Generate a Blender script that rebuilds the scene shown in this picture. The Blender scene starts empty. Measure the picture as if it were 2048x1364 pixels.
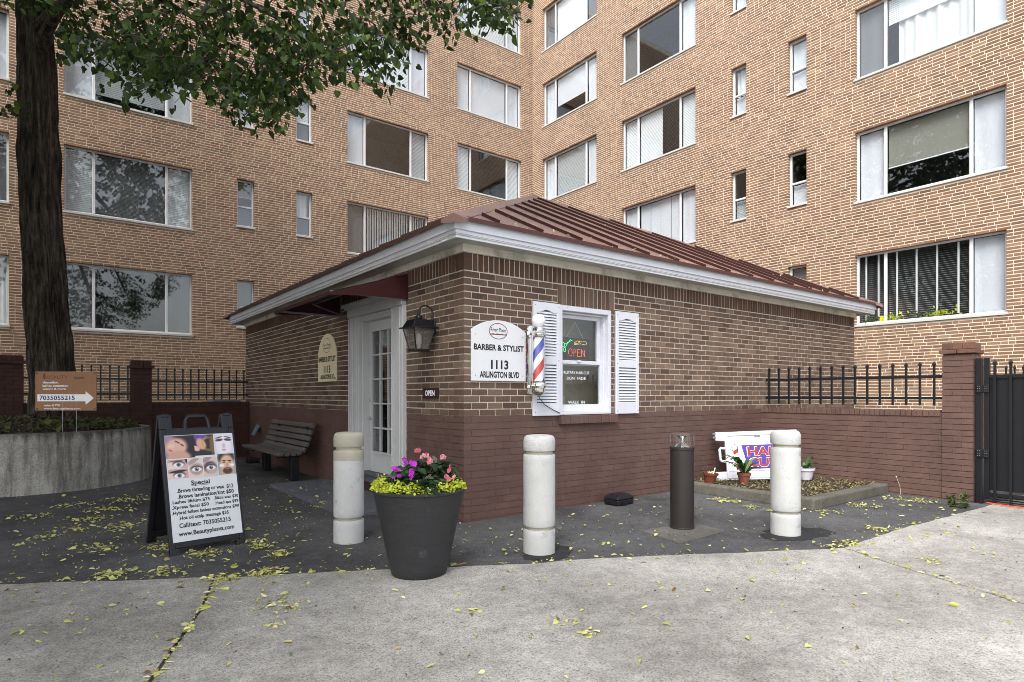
import bpy, math, random
import numpy as np
from mathutils import Vector, Matrix
R = math.radians
rng = np.random.default_rng(7)
random.seed(7)
sc = bpy.context.scene
COL = sc.collection

# ------------------------------------------------------------------ camera
CAMPOS = (-3.4719, -5.4003, 1.3417)
YAW = -math.atan2(.60553, .79583)
cd = bpy.data.cameras.new('camera'); cam = bpy.data.objects.new('camera', cd); COL.objects.link(cam)
cam.location = CAMPOS; cam.rotation_euler = (R(90), 0, YAW)
cd.sensor_width = 36; cd.lens = 36 * 1216.4 / 2048; cd.shift_y = 108 / 2048
cd.clip_start = .05; cd.clip_end = 2000
sc.camera = cam
# ------------------------------------------------------------------ sky, sun, exposure
SUN_EL, SUN_AZ = R(50), R(240)     # azimuth of the sun, clockwise from +Y
w = bpy.data.worlds.new('World'); sc.world = w; w.use_nodes = True
nt = w.node_tree; nt.nodes.clear()
sky = nt.nodes.new('ShaderNodeTexSky'); sky.sky_type = 'NISHITA'; sky.sun_disc = False
sky.sun_elevation = SUN_EL; sky.sun_rotation = SUN_AZ; sky.dust_density = 3; sky.air_density = 1.0; sky.ozone_density = 1
hs = nt.nodes.new('ShaderNodeHueSaturation'); hs.inputs['Saturation'].default_value = .42
bg = nt.nodes.new('ShaderNodeBackground'); bg.inputs['Strength'].default_value = .15
wo = nt.nodes.new('ShaderNodeOutputWorld')
nt.links.new(sky.outputs[0], hs.inputs['Color']); nt.links.new(hs.outputs[0], bg.inputs[0]); nt.links.new(bg.outputs[0], wo.inputs[0])
sd = bpy.data.lights.new('sun', 'SUN'); sun = bpy.data.objects.new('sun', sd); COL.objects.link(sun)
sd.energy = 1.5; sd.angle = R(30); sd.color = (1, .98, .955)
sdir = Vector((math.sin(SUN_AZ) * math.cos(SUN_EL), math.cos(SUN_AZ) * math.cos(SUN_EL), math.sin(SUN_EL)))
sun.rotation_euler = sdir.to_track_quat('Z', 'Y').to_euler()
sun.location = (0, 0, 30)
vs = sc.view_settings; vs.view_transform = 'Standard'; vs.look = 'None'; vs.gamma = 1; vs.use_curve_mapping = False
vs.exposure = 1.15
sc.cycles.max_bounces = 8; sc.cycles.transparent_max_bounces = 16; sc.cycles.use_denoising = True
sc.cycles.sample_clamp_indirect = 6; sc.cycles.filter_width = .9

# ------------------------------------------------------------------ helpers
def lin(r, g, b):
    f = lambda c: ((c / 255 + .055) / 1.055) ** 2.4 if c / 255 > .04045 else c / 255 / 12.92
    return (f(r), f(g), f(b))
MATS = {}
class NT:
    def __init__(s, name):
        s.m = bpy.data.materials.new(name); s.m.use_nodes = True; s.t = s.m.node_tree; s.t.nodes.clear()
        s.out = s.t.nodes.new('ShaderNodeOutputMaterial')
        s.p = s.t.nodes.new('ShaderNodeBsdfPrincipled'); s.l(s.p.outputs[0], s.out.inputs[0])
        s.g = s.t.nodes.new('ShaderNodeNewGeometry')
        MATS[name] = s.m
    def n(s, typ, **kw):
        nd = s.t.nodes.new('ShaderNode' + typ)
        for k, v in kw.items(): setattr(nd, k, v)
        return nd
    def l(s, a, b): s.t.links.new(a, b)
    def noise(s, scale, detail=4, rough=.6, vec=None, stretch=None):
        nd = s.n('TexNoise'); nd.inputs['Scale'].default_value = scale; nd.inputs['Detail'].default_value = detail
        nd.inputs['Roughness'].default_value = rough
        v = vec or s.g.outputs['Position']
        if stretch:
            mp = s.n('Mapping'); mp.inputs['Scale'].default_value = stretch; s.l(v, mp.inputs[0]); v = mp.outputs[0]
        s.l(v, nd.inputs['Vector'])
        return nd.outputs['Fac']
    def ramp(s, fac, stops, interp='LINEAR'):
        nd = s.n('ValToRGB'); cr = nd.color_ramp; cr.interpolation = interp
        while len(cr.elements) > len(stops): cr.elements.remove(cr.elements[-1])
        while len(cr.elements) < len(stops): cr.elements.new(.5)
        for e, (p, c) in zip(cr.elements, stops):
            e.position = p; e.color = (*c, 1) if len(c) == 3 else c
        s.l(fac, nd.inputs[0]); return nd.outputs[0]
    def mix(s, a, b, fac=.5, mode='MIX'):
        nd = s.n('Mix', data_type='RGBA', blend_type=mode)
        for sock, v in ((nd.inputs[0], fac), (nd.inputs[6], a), (nd.inputs[7], b)):
            if isinstance(v, (int, float)): sock.default_value = v
            elif isinstance(v, tuple): sock.default_value = (*v, 1)
            else: s.l(v, sock)
        return nd.outputs[2]
    def math(s, op, a, b=None):
        nd = s.n('Math', operation=op)
        for i, v in enumerate((a, b)):
            if v is None: continue
            if isinstance(v, (int, float)): nd.inputs[i].default_value = v
            else: s.l(v, nd.inputs[i])
        return nd.outputs[0]
    def bump(s, h, strength=.3, dist=.01):
        nd = s.n('Bump'); nd.inputs['Strength'].default_value = strength; nd.inputs['Distance'].default_value = dist
        s.l(h, nd.inputs['Height']); s.l(nd.outputs[0], s.p.inputs['Normal'])
    def base(s, c):
        if isinstance(c, tuple): s.p.inputs['Base Color'].default_value = (*c, 1)
        else: s.l(c, s.p.inputs['Base Color'])
    def rnd(s):
        oi = s.n('ObjectInfo')
        return s.math('FRACT', s.math('ADD', s.math('MULTIPLY', oi.outputs['Random'], 7.31), s.math('MULTIPLY', s.g.outputs['Random Per Island'], 5.17)))

def M(name, col, rough=.6, var=.12, scale=6, fine=80, bump=.15, metal=0, bd=.003, spec=.4, dirt=None, dscale=2.2, stretch=None, dlo=.52, dst=None):
    if name in MATS: return MATS[name]
    s = NT(name); n1 = s.noise(scale, 5, .6, stretch=stretch); n2 = s.noise(fine, 3, .6)
    lo = tuple(c * (1 - var) for c in col); hi = tuple(min(1, c * (1 + var)) for c in col)
    c = s.ramp(n1, [(.3, lo), (.7, hi)])
    c = s.mix(c, s.ramp(n2, [(.35, tuple([1 - var * .8] * 3)), (.6, (1, 1, 1))]), 1., 'MULTIPLY')
    if dirt:
        d = s.ramp(s.noise(dscale, 8, .7, stretch=dst or stretch), [(dlo, (0, 0, 0)), (dlo + .14, (1, 1, 1))])
        c = s.mix(c, dirt, s.math('MULTIPLY', d, .75))
    s.base(c); s.p.inputs['Roughness'].default_value = rough; s.p.inputs['Metallic'].default_value = metal
    s.p.inputs['Specular IOR Level'].default_value = spec
    if bump: s.bump(s.mix(n1, n2, .6), bump, bd)
    return s.m
def brickmat(name, stops, rough=.85, grain=.25, bump=.5, spots=None):
    s = NT(name)
    c = s.ramp(s.rnd(), stops)
    n = s.noise(45, 5, .7); n2 = s.noise(3.0, 3, .5); n3 = s.noise(220, 2, .5)
    c = s.mix(c, s.ramp(n, [(.3, (1 - grain,) * 3), (.7, (1 + grain * .3,) * 3)]), 1., 'MULTIPLY')
    c = s.mix(c, s.ramp(n2, [(.3, (.86, .86, .86)), (.7, (1.08, 1.06, 1.04))]), 1., 'MULTIPLY')
    n4 = s.noise(.5, 5, .6, stretch=(1, 1, .35)); c = s.mix(c, s.ramp(n4, [(.32, (.82, .81, .80)), (.5, (1, 1, 1)), (.72, (1.12, 1.13, 1.14))]), 1., 'MULTIPLY')
    if spots:
        sp = s.ramp(s.noise(9, 6, .65), [(.66, (0, 0, 0)), (.72, (1, 1, 1))]); c = s.mix(c, spots, s.math('MULTIPLY', sp, .6))
    s.base(c); s.p.inputs['Roughness'].default_value = rough; s.p.inputs['Specular IOR Level'].default_value = .25
    s.bump(s.mix(n, n3, .4), bump, .004)
    return s.m
def emis(name, col, st):
    s = NT(name); s.base(col); s.p.inputs['Emission Color'].default_value = (*col, 1); s.p.inputs['Emission Strength'].default_value = st
    return s.m
def glassmat(name, tint=(.93, .96, .97), refl=1.0, rough=.0, base=.06):
    s = NT(name); t = s.t
    tr = s.n('BsdfTransparent'); tr.inputs[0].default_value = (*tint, 1)
    gl = s.n('BsdfGlossy'); gl.inputs['Roughness'].default_value = rough; gl.inputs[0].default_value = (1, 1, 1, 1)
    lw = s.n('LayerWeight'); lw.inputs[0].default_value = .5
    n = s.noise(.9, 2, .5); bp = s.n('Bump'); bp.inputs['Strength'].default_value = .02; bp.inputs['Distance'].default_value = .05
    s.l(n, bp.inputs['Height']); s.l(bp.outputs[0], gl.inputs['Normal'])
    fac = s.math('ADD', s.math('MULTIPLY', s.math('POWER', lw.outputs['Facing'], 4.0), .9 * refl), base)
    mx = s.n('MixShader'); s.l(fac, mx.inputs[0]); s.l(tr.outputs[0], mx.inputs[1]); s.l(gl.outputs[0], mx.inputs[2])
    s.l(mx.outputs[0], s.out.inputs[0]); return s.m

class MB:
    def __init__(s): s.v = []; s.f = []; s.mi = []
    def add(s, vs, fs, mi=0):
        o = len(s.v); s.v.extend([tuple(map(float, v)) for v in vs]); s.f.extend([tuple(i + o for i in f) for f in fs]); s.mi.extend([mi] * len(fs)); return s
    def box(s, x0, y0, z0, x1, y1, z1, mi=0):
        if x0 > x1: x0, x1 = x1, x0
        if y0 > y1: y0, y1 = y1, y0
        if z0 > z1: z0, z1 = z1, z0
        return s.add([(x0, y0, z0), (x1, y0, z0), (x1, y1, z0), (x0, y1, z0), (x0, y0, z1), (x1, y0, z1), (x1, y1, z1), (x0, y1, z1)],
              [(0, 3, 2, 1), (4, 5, 6, 7), (0, 1, 5, 4), (1, 2, 6, 5), (2, 3, 7, 6), (3, 0, 4, 7)], mi)
    def obox(s, c, ax, ay, az, hx, hy, hz, mi=0):
        c, ax, ay, az = map(Vector, (c, ax, ay, az)); P = []
        for k in (-1, 1):
            for a, b in ((-1, -1), (1, -1), (1, 1), (-1, 1)): P.append(c + ax * hx * a + ay * hy * b + az * hz * k)
        return s.add(P, [(0, 3, 2, 1), (4, 5, 6, 7), (0, 1, 5, 4), (1, 2, 6, 5), (2, 3, 7, 6), (3, 0, 4, 7)], mi)
    def prism(s, poly, y0, y1, mi=0, plane='xz'):
        n = len(poly)
        mk = (lambda p, d: (p[0], d, p[1])) if plane == 'xz' else ((lambda p, d: (p[0], p[1], d)) if plane == 'xy' else (lambda p, d: (d, p[0], p[1])))
        vs = [mk(p, y0) for p in poly] + [mk(p, y1) for p in poly]
        fs = [tuple(range(n)), tuple(range(2 * n - 1, n - 1, -1))] + [(i, i + n, (i + 1) % n + n, (i + 1) % n) for i in range(n)]
        return s.add(vs, fs, mi)
    def tube(s, pts, rad, n=8, mi=0, cap=True):
        pts = [Vector(p) for p in pts]; rad = rad if hasattr(rad, '__len__') else [rad] * len(pts)
        vs = []; fs = []; prev = None
        for i, p in enumerate(pts):
            d = (pts[min(i + 1, len(pts) - 1)] - pts[max(i - 1, 0)]).normalized()
            if prev is None: a = d.orthogonal().normalized()
            else:
                a = prev - d * prev.dot(d); a = a.normalized() if a.length > 1e-5 else d.orthogonal().normalized()
            prev = a; b = d.cross(a)
            for k in range(n):
                t = 2 * math.pi * k / n; vs.append(p + (a * math.cos(t) + b * math.sin(t)) * rad[i])
        for i in range(len(pts) - 1):
            for k in range(n): fs.append((i * n + k, i * n + (k + 1) % n, (i + 1) * n + (k + 1) % n, (i + 1) * n + k))
        if cap: fs.append(tuple(range(n - 1, -1, -1))); fs.append(tuple(range((len(pts) - 1) * n, len(pts) * n)))
        return s.add(vs, fs, mi)
    def lathe(s, prof, n=32, c=(0, 0, 0), mi=0, wob=None):
        vs = []; fs = []
        for r, z in prof:
            for k in range(n):
                t = 2 * math.pi * k / n; rr = r * (1 + (wob(t, z) if wob else 0)); vs.append((c[0] + rr * math.cos(t), c[1] + rr * math.sin(t), c[2] + z))
        for i in range(len(prof) - 1):
            for k in range(n): fs.append((i * n + k, i * n + (k + 1) % n, (i + 1) * n + (k + 1) % n, (i + 1) * n + k))
        if prof[0][0] > 1e-6: fs.append(tuple(range(n - 1, -1, -1)))
        if prof[-1][0] > 1e-6: fs.append(tuple(range((len(prof) - 1) * n, len(prof) * n)))
        return s.add(vs, fs, mi)
    def build(s, name, mats, parent=None, smooth=False, bevel=0, seg=2, loc=None, kind=None):
        me = bpy.data.meshes.new(name); me.from_pydata(s.v, [], s.f)
        mats = mats if isinstance(mats, (list, tuple)) else [mats]
        for m in mats: me.materials.append(m)
        if len(mats) > 1: me.polygons.foreach_set('material_index', s.mi)
        if smooth:
            me.polygons.foreach_set('use_smooth', [True] * len(me.polygons))
            try: me.set_sharp_from_angle(angle=R(38))
            except Exception: pass
        me.update()
        return link(name, me, parent, bevel, seg, loc, kind)
def link(name, me, parent=None, bevel=0, seg=2, loc=None, kind=None):
    o = bpy.data.objects.new(name, me); COL.objects.link(o)
    if parent: o.parent = parent
    if loc is not None: o.location = loc
    if bevel:
        b = o.modifiers.new('bevel', 'BEVEL'); b.width = bevel; b.segments = seg; b.limit_method = 'ANGLE'; b.angle_limit = R(40)
    if kind: o['kind'] = kind
    return o
def tag(o, label=None, cat=None, group=None, kind=None):
    for k, v in (('label', label), ('category', cat), ('group', group), ('kind', kind)):
        if v: o[k] = v
    return o
def thing(name, label, cat, loc=(0, 0, 0), rz=0, group=None):
    o = bpy.data.objects.new(name, None); COL.objects.link(o); o.location = loc; o.rotation_euler = (0, 0, rz); o.empty_display_size = .1
    return tag(o, label, cat, group)
def text(s, parent, mat, x, z, y=0, w=None, h=None, align='CENTER', bold=0., shear=0, name='lettering', rot=(R(90), 0, 0), ex=.0006, mid=False):
    """flat lettering standing in the local xz plane, reading towards -y; w,h = width and cap-height to fit"""
    cu = bpy.data.curves.new(name, 'FONT'); cu.body = s; cu.align_x = 'LEFT'; cu.offset = bold; cu.shear = shear; cu.extrude = 0; cu.resolution_u = 3
    cu.materials.append(mat)
    tmp = bpy.data.objects.new(name, cu)
    me = bpy.data.meshes.new_from_object(tmp); bpy.data.objects.remove(tmp); me.name = name
    if not me.materials: me.materials.append(mat)
    o = bpy.data.objects.new(name, me); COL.objects.link(o)
    co = np.empty(len(me.vertices) * 3); me.vertices.foreach_get('co', co); co = co.reshape(-1, 3)
    x0, x1 = co[:, 0].min(), co[:, 0].max()
    sz = h / .69 if h else w / (x1 - x0)
    sx = w / (x1 - x0) if w else sz
    o.scale = (sx, sz, 1); ww = (x1 - x0) * sx
    ox = x - x0 * sx - (ww / 2 if align == 'CENTER' else ww if align == 'RIGHT' else 0)
    o.rotation_euler = rot; o.parent = parent; o.location = (ox, y, z)
    return o
def npmesh(name, V, F, mats, parent=None, kind=None, mi=None, smooth=False):
    """V (n,3); F list of arrays of same-size polygons (m,k)"""
    me = bpy.data.meshes.new(name); V = np.asarray(V, np.float32)
    me.vertices.add(len(V)); me.vertices.foreach_set('co', V.ravel())
    Fs = F if isinstance(F, list) else [F]
    nl = sum(f.size for f in Fs); npoly = sum(len(f) for f in Fs)
    me.loops.add(nl); me.loops.foreach_set('vertex_index', np.concatenate([f.ravel() for f in Fs]).astype(np.int32))
    me.polygons.add(npoly)
    cnt = np.concatenate([np.full(len(f), f.shape[1]) for f in Fs]); st = np.concatenate([[0], np.cumsum(cnt)[:-1]])
    me.polygons.foreach_set('loop_start', st.astype(np.int32))
    if mi is not None: me.polygons.foreach_set('material_index', np.asarray(mi, np.int32))
    me.polygons.foreach_set('use_smooth', [bool(smooth)] * npoly)
    for m in (mats if isinstance(mats, (list, tuple)) else [mats]): me.materials.append(m)
    me.update(calc_edges=True); me.validate()
    return link(name, me, parent, kind=kind)

# pixel of the photograph -> place in the world, used only to look places up while laying things out
UX, UY, F_, CX, Y0 = .79583, .60553, 1216.4, 1024., 790.
def ray(x, y):
    a = (x - CX) / F_; return (UX * a + UY, -UY * a + UX, (Y0 - y) / F_)
def onZ(Z, x, y):
    r = ray(x, y); t = (Z - CAMPOS[2]) / r[2]; return (CAMPOS[0] + r[0] * t, CAMPOS[1] + r[1] * t)
def atD(x, y, d):
    r = ray(x, y); return (CAMPOS[0] + r[0] * d, CAMPOS[1] + r[1] * d, CAMPOS[2] + r[2] * d)
def proj(P):
    P = np.atleast_2d(P); a = P[:, 0] - CAMPOS[0]; b = P[:, 1] - CAMPOS[1]; X = UX * a - UY * b; Y = UY * a + UX * b
    Y = np.where(np.abs(Y) < 1e-3, 1e-3, Y)
    return np.stack([CX + F_ * X / Y, Y0 - F_ * (P[:, 2] - CAMPOS[2]) / Y, Y], 1)

# ------------------------------------------------------------------ materials
def concrete(name, col, dark, speck=.5, stain=(.12, .11, .09), big=.35, pits=.6):
    s = NT(name)
    a = s.noise(.42, 7, .68); b = s.noise(9, 5, .65); c_ = s.noise(95, 4, .7); e = s.noise(38, 3, .5, stretch=(1, 1.6, 1)); f = s.noise(230, 2, .6)
    c = s.ramp(a, [(.34, dark), (.62, col)])
    c = s.mix(c, s.ramp(b, [(.3, (.74, .74, .74)), (.7, (1.08, 1.08, 1.07))]), 1., 'MULTIPLY')
    c = s.mix(c, s.ramp(c_, [(.36, (.5, .5, .5)), (.5, (.95, .95, .95)), (.72, (1.25, 1.25, 1.22))]), speck, 'MULTIPLY')
    c = s.mix(c, s.ramp(f, [(.34, (.55, .55, .55)), (.55, (1.05, 1.05, 1.05))]), speck, 'MULTIPLY')
    c = s.mix(c, s.ramp(e, [(.64, (1, 1, 1)), (.69, (.34, .33, .32))]), pits, 'MULTIPLY')
    st = s.ramp(s.noise(1.1, 8, .72), [(.53, (0, 0, 0)), (.70, (1, 1, 1))])
    c = s.mix(c, stain, s.math('MULTIPLY', st, big))
    s.base(c); s.p.inputs['Roughness'].default_value = .92; s.p.inputs['Specular IOR Level'].default_value = .2
    s.bump(s.mix(b, c_, .8), .4, .006); return s.m
concrete('concrete', (.57, .555, .52), (.30, .288, .262), 1., (.13, .125, .11), .45, .85)
concrete('asphalt', (.15, .15, .154), (.05, .05, .054), 1., (.022, .022, .024), .5)
concrete('patch', (.05, .05, .053), (.03, .03, .032), .9, (.02, .02, .02), .3)
concrete('kerb', (.19, .178, .15), (.09, .085, .068), .7, (.05, .055, .035), .7)
concrete('worn_pad', (.20, .19, .175), (.075, .074, .072), .9, (.06, .06, .055), .7)
concrete('pad', (.15, .155, .18), (.10, .105, .125), .35, (.22, .22, .23), .4)
def ringmat():
    s = NT('planter_concrete')
    a = s.noise(3, 6, .65); b = s.noise(60, 4, .6); d = s.noise(9, 6, .7, stretch=(1, 1, .12)); g = s.noise(1.2, 4, .6)
    c = s.ramp(a, [(.3, (.36, .34, .30)), (.7, (.56, .54, .49))])
    c = s.mix(c, (.035, .032, .026), s.math('MULTIPLY', s.ramp(d, [(.44, (0, 0, 0)), (.62, (1, 1, 1))]), .6))
    c = s.mix(c, (.10, .09, .07), s.math('MULTIPLY', s.ramp(g, [(.45, (0, 0, 0)), (.65, (1, 1, 1))]), .45))
    sp = s.n('SeparateXYZ'); s.l(s.g.outputs['Position'], sp.inputs[0])
    top = s.ramp(s.math('ADD', sp.outputs[2], s.math('MULTIPLY', s.math('SUBTRACT', d, .5), .35)), [(.70, (0, 0, 0)), (.80, (1, 1, 1))])
    c = s.mix(c, (.045, .042, .035), s.math('MULTIPLY', top, .7))
    c = s.mix(c, s.ramp(b, [(.35, (.5, .5, .5)), (.55, (1, 1, 1))]), .8, 'MULTIPLY')
    s.base(c); s.p.inputs['Roughness'].default_value = .9; s.bump(s.mix(a, b, .8), .6, .01)
ringmat()
brickmat('apartment_brick', [(0, lin(124, 94, 76)), (.2, lin(145, 113, 89)), (.45, lin(135, 105, 86)), (.7, lin(156, 125, 100)), (.9, lin(118, 93, 77)), (1, lin(165, 139, 110))], grain=.12, bump=.3)
brickmat('kiosk_brick', [(0, lin(88, 69, 58)), (.3, lin(116, 94, 79)), (.55, lin(100, 81, 69)), (.8, lin(130, 110, 94)), (1, lin(94, 76, 66))], grain=.3, bump=.5, spots=(.26, .22, .18))
brickmat('soldier_brick', [(0, lin(84, 62, 50)), (.5, lin(104, 78, 62)), (1, lin(92, 72, 60))], grain=.3)
brickmat('painted_brick', [(0, lin(99, 77, 71)), (.5, lin(106, 84, 77)), (1, lin(102, 80, 74))], rough=.5, grain=.18, bump=.8)
brickmat('cap_brick', [(0, lin(104, 74, 62)), (.5, lin(128, 94, 80)), (1, lin(90, 72, 62))], grain=.35, spots=(.35, .3, .22))
brickmat('dark_wall_brick', [(0, lin(70, 44, 38)), (.5, lin(80, 52, 45)), (1, lin(64, 42, 38))], rough=.6, grain=.15)
M('mortar', lin(222, 212, 192), .95, .1, 12, 150, .5)
M('kiosk_mortar', lin(200, 194, 184), .95, .14, 8, 150, .5)
M('painted_mortar', lin(94, 71, 65), .6, .1, 8, 100, .3)
M('dark_mortar', lin(60, 40, 36), .7, .1)
M('white_paint', lin(214, 216, 224), .45, .04, 3, 60, .08, dirt=lin(160, 160, 158), dscale=9, dlo=.62)
M('fascia_white', lin(216, 219, 227), .4, .04, 2, 60, .05, dirt=lin(160, 158, 150), dscale=7, dlo=.60, dst=(1, 1, .35))
M('frieze_white', lin(214, 210, 198), .6, .08, 3, 60, .08, dirt=lin(120, 116, 104), dscale=2)
M('soffit_white', lin(196, 194, 186), .6, .06, 3)
M('door_paint', lin(196, 197, 197), .5, .05, 3, 60, .1)
M('roof_metal', lin(128, 99, 93), .42, .10, 1.6, 30, .05, .0, spec=.6, dirt=lin(160, 128, 118), dscale=1.2)
M('seam_metal', lin(58, 32, 28), .4, .12, 3, 40, .05, .0, spec=.6)
M('drip_metal', lin(78, 48, 43), .45, .12, 3, 40, .05)
M('awning_red', lin(60, 15, 18), .75, .08, 5, 300, .1)
M('aluminium', lin(150, 150, 150), .4, .08, metal=.6)
M('dark_metal', lin(22, 22, 26), .35, .2, 6, 80, .1, 0, spec=.5)
M('black_metal', lin(20, 20, 25), .4, .15, 8, 120, .1, 0, spec=.5)
M('black_plastic', lin(30, 29, 34), .4, .15, 6, 200, .12)
M('bollard_paint', lin(188, 189, 187), .7, .06, 5, 90, .6, bd=.01, dirt=lin(120, 116, 104), dscale=8, dlo=.57)
M('bollard_stain', lin(166, 162, 146), .75, .08, 4, 60, .3)
M('groove', lin(176, 172, 156), .8, .12, 8)
M('bronze', lin(56, 51, 50), .38, .06, 4, 60, .04, .3)
M('planter_black', lin(48, 48, 50), .55, .14, 6, 40, .45, stretch=(1, 1, 9), bd=.008, dirt=lin(92, 90, 86), dscale=5, dlo=.60, dst=(1, 1, .6))
M('bench_wood', lin(90, 87, 85), .8, .22, 7, 60, .4, stretch=(1, .15, 1))
def barkmat():
    s = NT('bark'); a = s.noise(16, 5, .65, stretch=(1, 1, .13)); b = s.noise(70, 4, .6, stretch=(1, 1, .4)); c_ = s.noise(2.5, 3, .5)
    c = s.ramp(a, [(.36, (.018, .015, .013)), (.5, (.066, .056, .047)), (.7, (.15, .13, .11))])
    c = s.mix(c, s.ramp(b, [(.3, (.6, .6, .6)), (.65, (1.1, 1.1, 1.1))]), 1., 'MULTIPLY'); c = s.mix(c, s.ramp(c_, [(.3, (.7, .72, .7)), (.7, (1.15, 1.1, 1.05))]), 1., 'MULTIPLY')
    s.base(c); s.p.inputs['Roughness'].default_value = .95; s.p.inputs['Specular IOR Level'].default_value = .15; s.bump(s.mix(a, b, .25), 1.0, .06)
barkmat()
M('twig', (.05, .04, .03), .9, .2)
M('soil', (.055, .042, .03), 1, .5, 14, 60, 1.0, bd=.03)
M('terracotta', lin(126, 76, 56), .8, .15, 6)
M('terracotta_dark', lin(112, 58, 40), .7, .15, 6)
M('sign_white', lin(220, 222, 224), .4, .02, 2, 60, .02)
M('sign_cream', lin(226, 216, 180), .45, .03, 2, 60, .02)
M('ink', lin(24, 24, 28), .5, .05)
M('ink_red', lin(120, 28, 30), .5, .05)
M('ink_navy', lin(40, 38, 92), .5, .05)
M('ink_plum', lin(122, 44, 62), .5, .05)
M('white_print', lin(245, 245, 248), .5, .02)
M('cardboard_brown', lin(150, 108, 74), .55, .06, 4, 100, .05)
M('chrome', (.82, .82, .8), .08, .03, metal=1, bump=0)
M('stripe_red', lin(190, 48, 40), .3, .05); M('stripe_blue', lin(48, 62, 176), .3, .05); M('stripe_white', lin(240, 240, 246), .3, .02)
M('globe', lin(244, 244, 255), .25, .01, bump=0)
M('plaque', lin(46, 20, 22), .5, .1)
M('white_plastic', lin(204, 204, 210), .45, .04, 5, 80, .05)
M('purple_print', lin(72, 56, 150), .5, .03); M('red_print', lin(160, 44, 34), .5, .03)
M('orange_cord', lin(214, 82, 40), .5, .05)
M('win_frame', lin(214, 214, 216), .45, .05, 4, 60, .05)
M('sill_stone', lin(196, 194, 190), .7, .08)
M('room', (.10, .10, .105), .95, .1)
M('tan_wall', (.42, .37, .28), .9, .1)
M('lantern_bulb', lin(240, 236, 225), .3, .02)
M('bin_grey', lin(110, 120, 130), .5, .06)
glassmat('glass', (.93, .95, .95), 1., 0, .06)
glassmat('shop_glass', (.93, .95, .95), .9, 0, .05)
glassmat('clear_plastic', (.94, .95, .97), .8, .02, .08)
def lantglass():
    s = NT('lantern_glass'); s.base(lin(120, 116, 112)); s.p.inputs['Roughness'].default_value = .25; s.p.inputs['Alpha'].default_value = .45
lantglass()
def cloth(name, col, transl=.3):
    s = NT(name); s.base(col); d = s.n('BsdfTranslucent'); d.inputs[0].default_value = (*col, 1)
    mx = s.n('MixShader'); mx.inputs[0].default_value = transl; s.l(s.p.outputs[0], mx.inputs[1]); s.l(d.outputs[0], mx.inputs[2]); s.l(mx.outputs[0], s.out.inputs[0])
    s.p.inputs['Roughness'].default_value = .9; return s.m
cloth('sheer', (.80, .80, .86), .05); cloth('curtain', (.90, .90, .90), .05); cloth('blind_white', (.88, .89, .92), .05); cloth('blind_dark', (.20, .20, .21), .05); cloth('blind_grey', (.55, .56, .58), .05); cloth('shade_olive', (.30, .29, .25), .05); cloth('tape', (.88, .88, .88), .05)
def leafmat(name, stops, tr=.35, rough=.5):
    s = NT(name); c = s.ramp(s.rnd(), stops)
    s.base(c); s.p.inputs['Roughness'].default_value = rough; s.p.inputs['Specular IOR Level'].default_value = .35
    d = s.n('BsdfTranslucent'); s.l(s.mix(c, (1., 1., .45), 1., 'MULTIPLY'), d.inputs[0])
    mx = s.n('MixShader'); mx.inputs[0].default_value = tr; s.l(s.p.outputs[0], mx.inputs[1]); s.l(d.outputs[0], mx.inputs[2]); s.l(mx.outputs[0], s.out.inputs[0]); return s.m
leafmat('linden_leaf', [(0, (.016, .032, .008)), (.5, (.032, .060, .012)), (.8, (.065, .115, .024)), (1, (.15, .23, .06))], .45, .55)
leafmat('bract', [(0, lin(178, 178, 100)), (.35, lin(206, 206, 132)), (.6, lin(166, 172, 82)), (.8, lin(220, 218, 172)), (.92, lin(180, 164, 104)), (.97, lin(112, 86, 52)), (1, lin(86, 116, 50))], .15, .7)
leafmat('litter_brown', [(0, (.10, .07, .04)), (.5, (.20, .16, .08)), (.8, (.30, .27, .12)), (1, (.12, .16, .05))], .1, .8)
leafmat('planter_litter', [(0, (.035, .028, .018)), (.5, (.07, .055, .03)), (.85, (.11, .10, .05)), (1, (.05, .08, .02))], .1, .8)
leafmat('ground_leaf', [(0, (.03, .05, .015)), (.6, (.06, .09, .025)), (1, (.13, .16, .04))], .25)
leafmat('jenny_leaf', [(0, (.42, .50, .03)), (.5, (.58, .66, .06)), (1, (.72, .74, .14))], .3)
leafmat('impatiens_leaf', [(0, (.018, .04, .018)), (.6, (.035, .07, .032)), (1, (.06, .10, .05))], .15, .4)
leafmat('purple_petal', [(0, (.42, .03, .50)), (.5, (.55, .05, .62)), (1, (.36, .02, .42))], .3)
leafmat('pink_petal', [(0, (.50, .07, .12)), (.45, (.62, .16, .22)), (.75, (.75, .42, .46)), (1, (.45, .05, .10))], .3)
leafmat('house_leaf', [(0, (.03, .07, .02)), (.6, (.05, .12, .03)), (.85, (.10, .18, .06)), (1, (.40, .45, .25))], .2)

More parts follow.
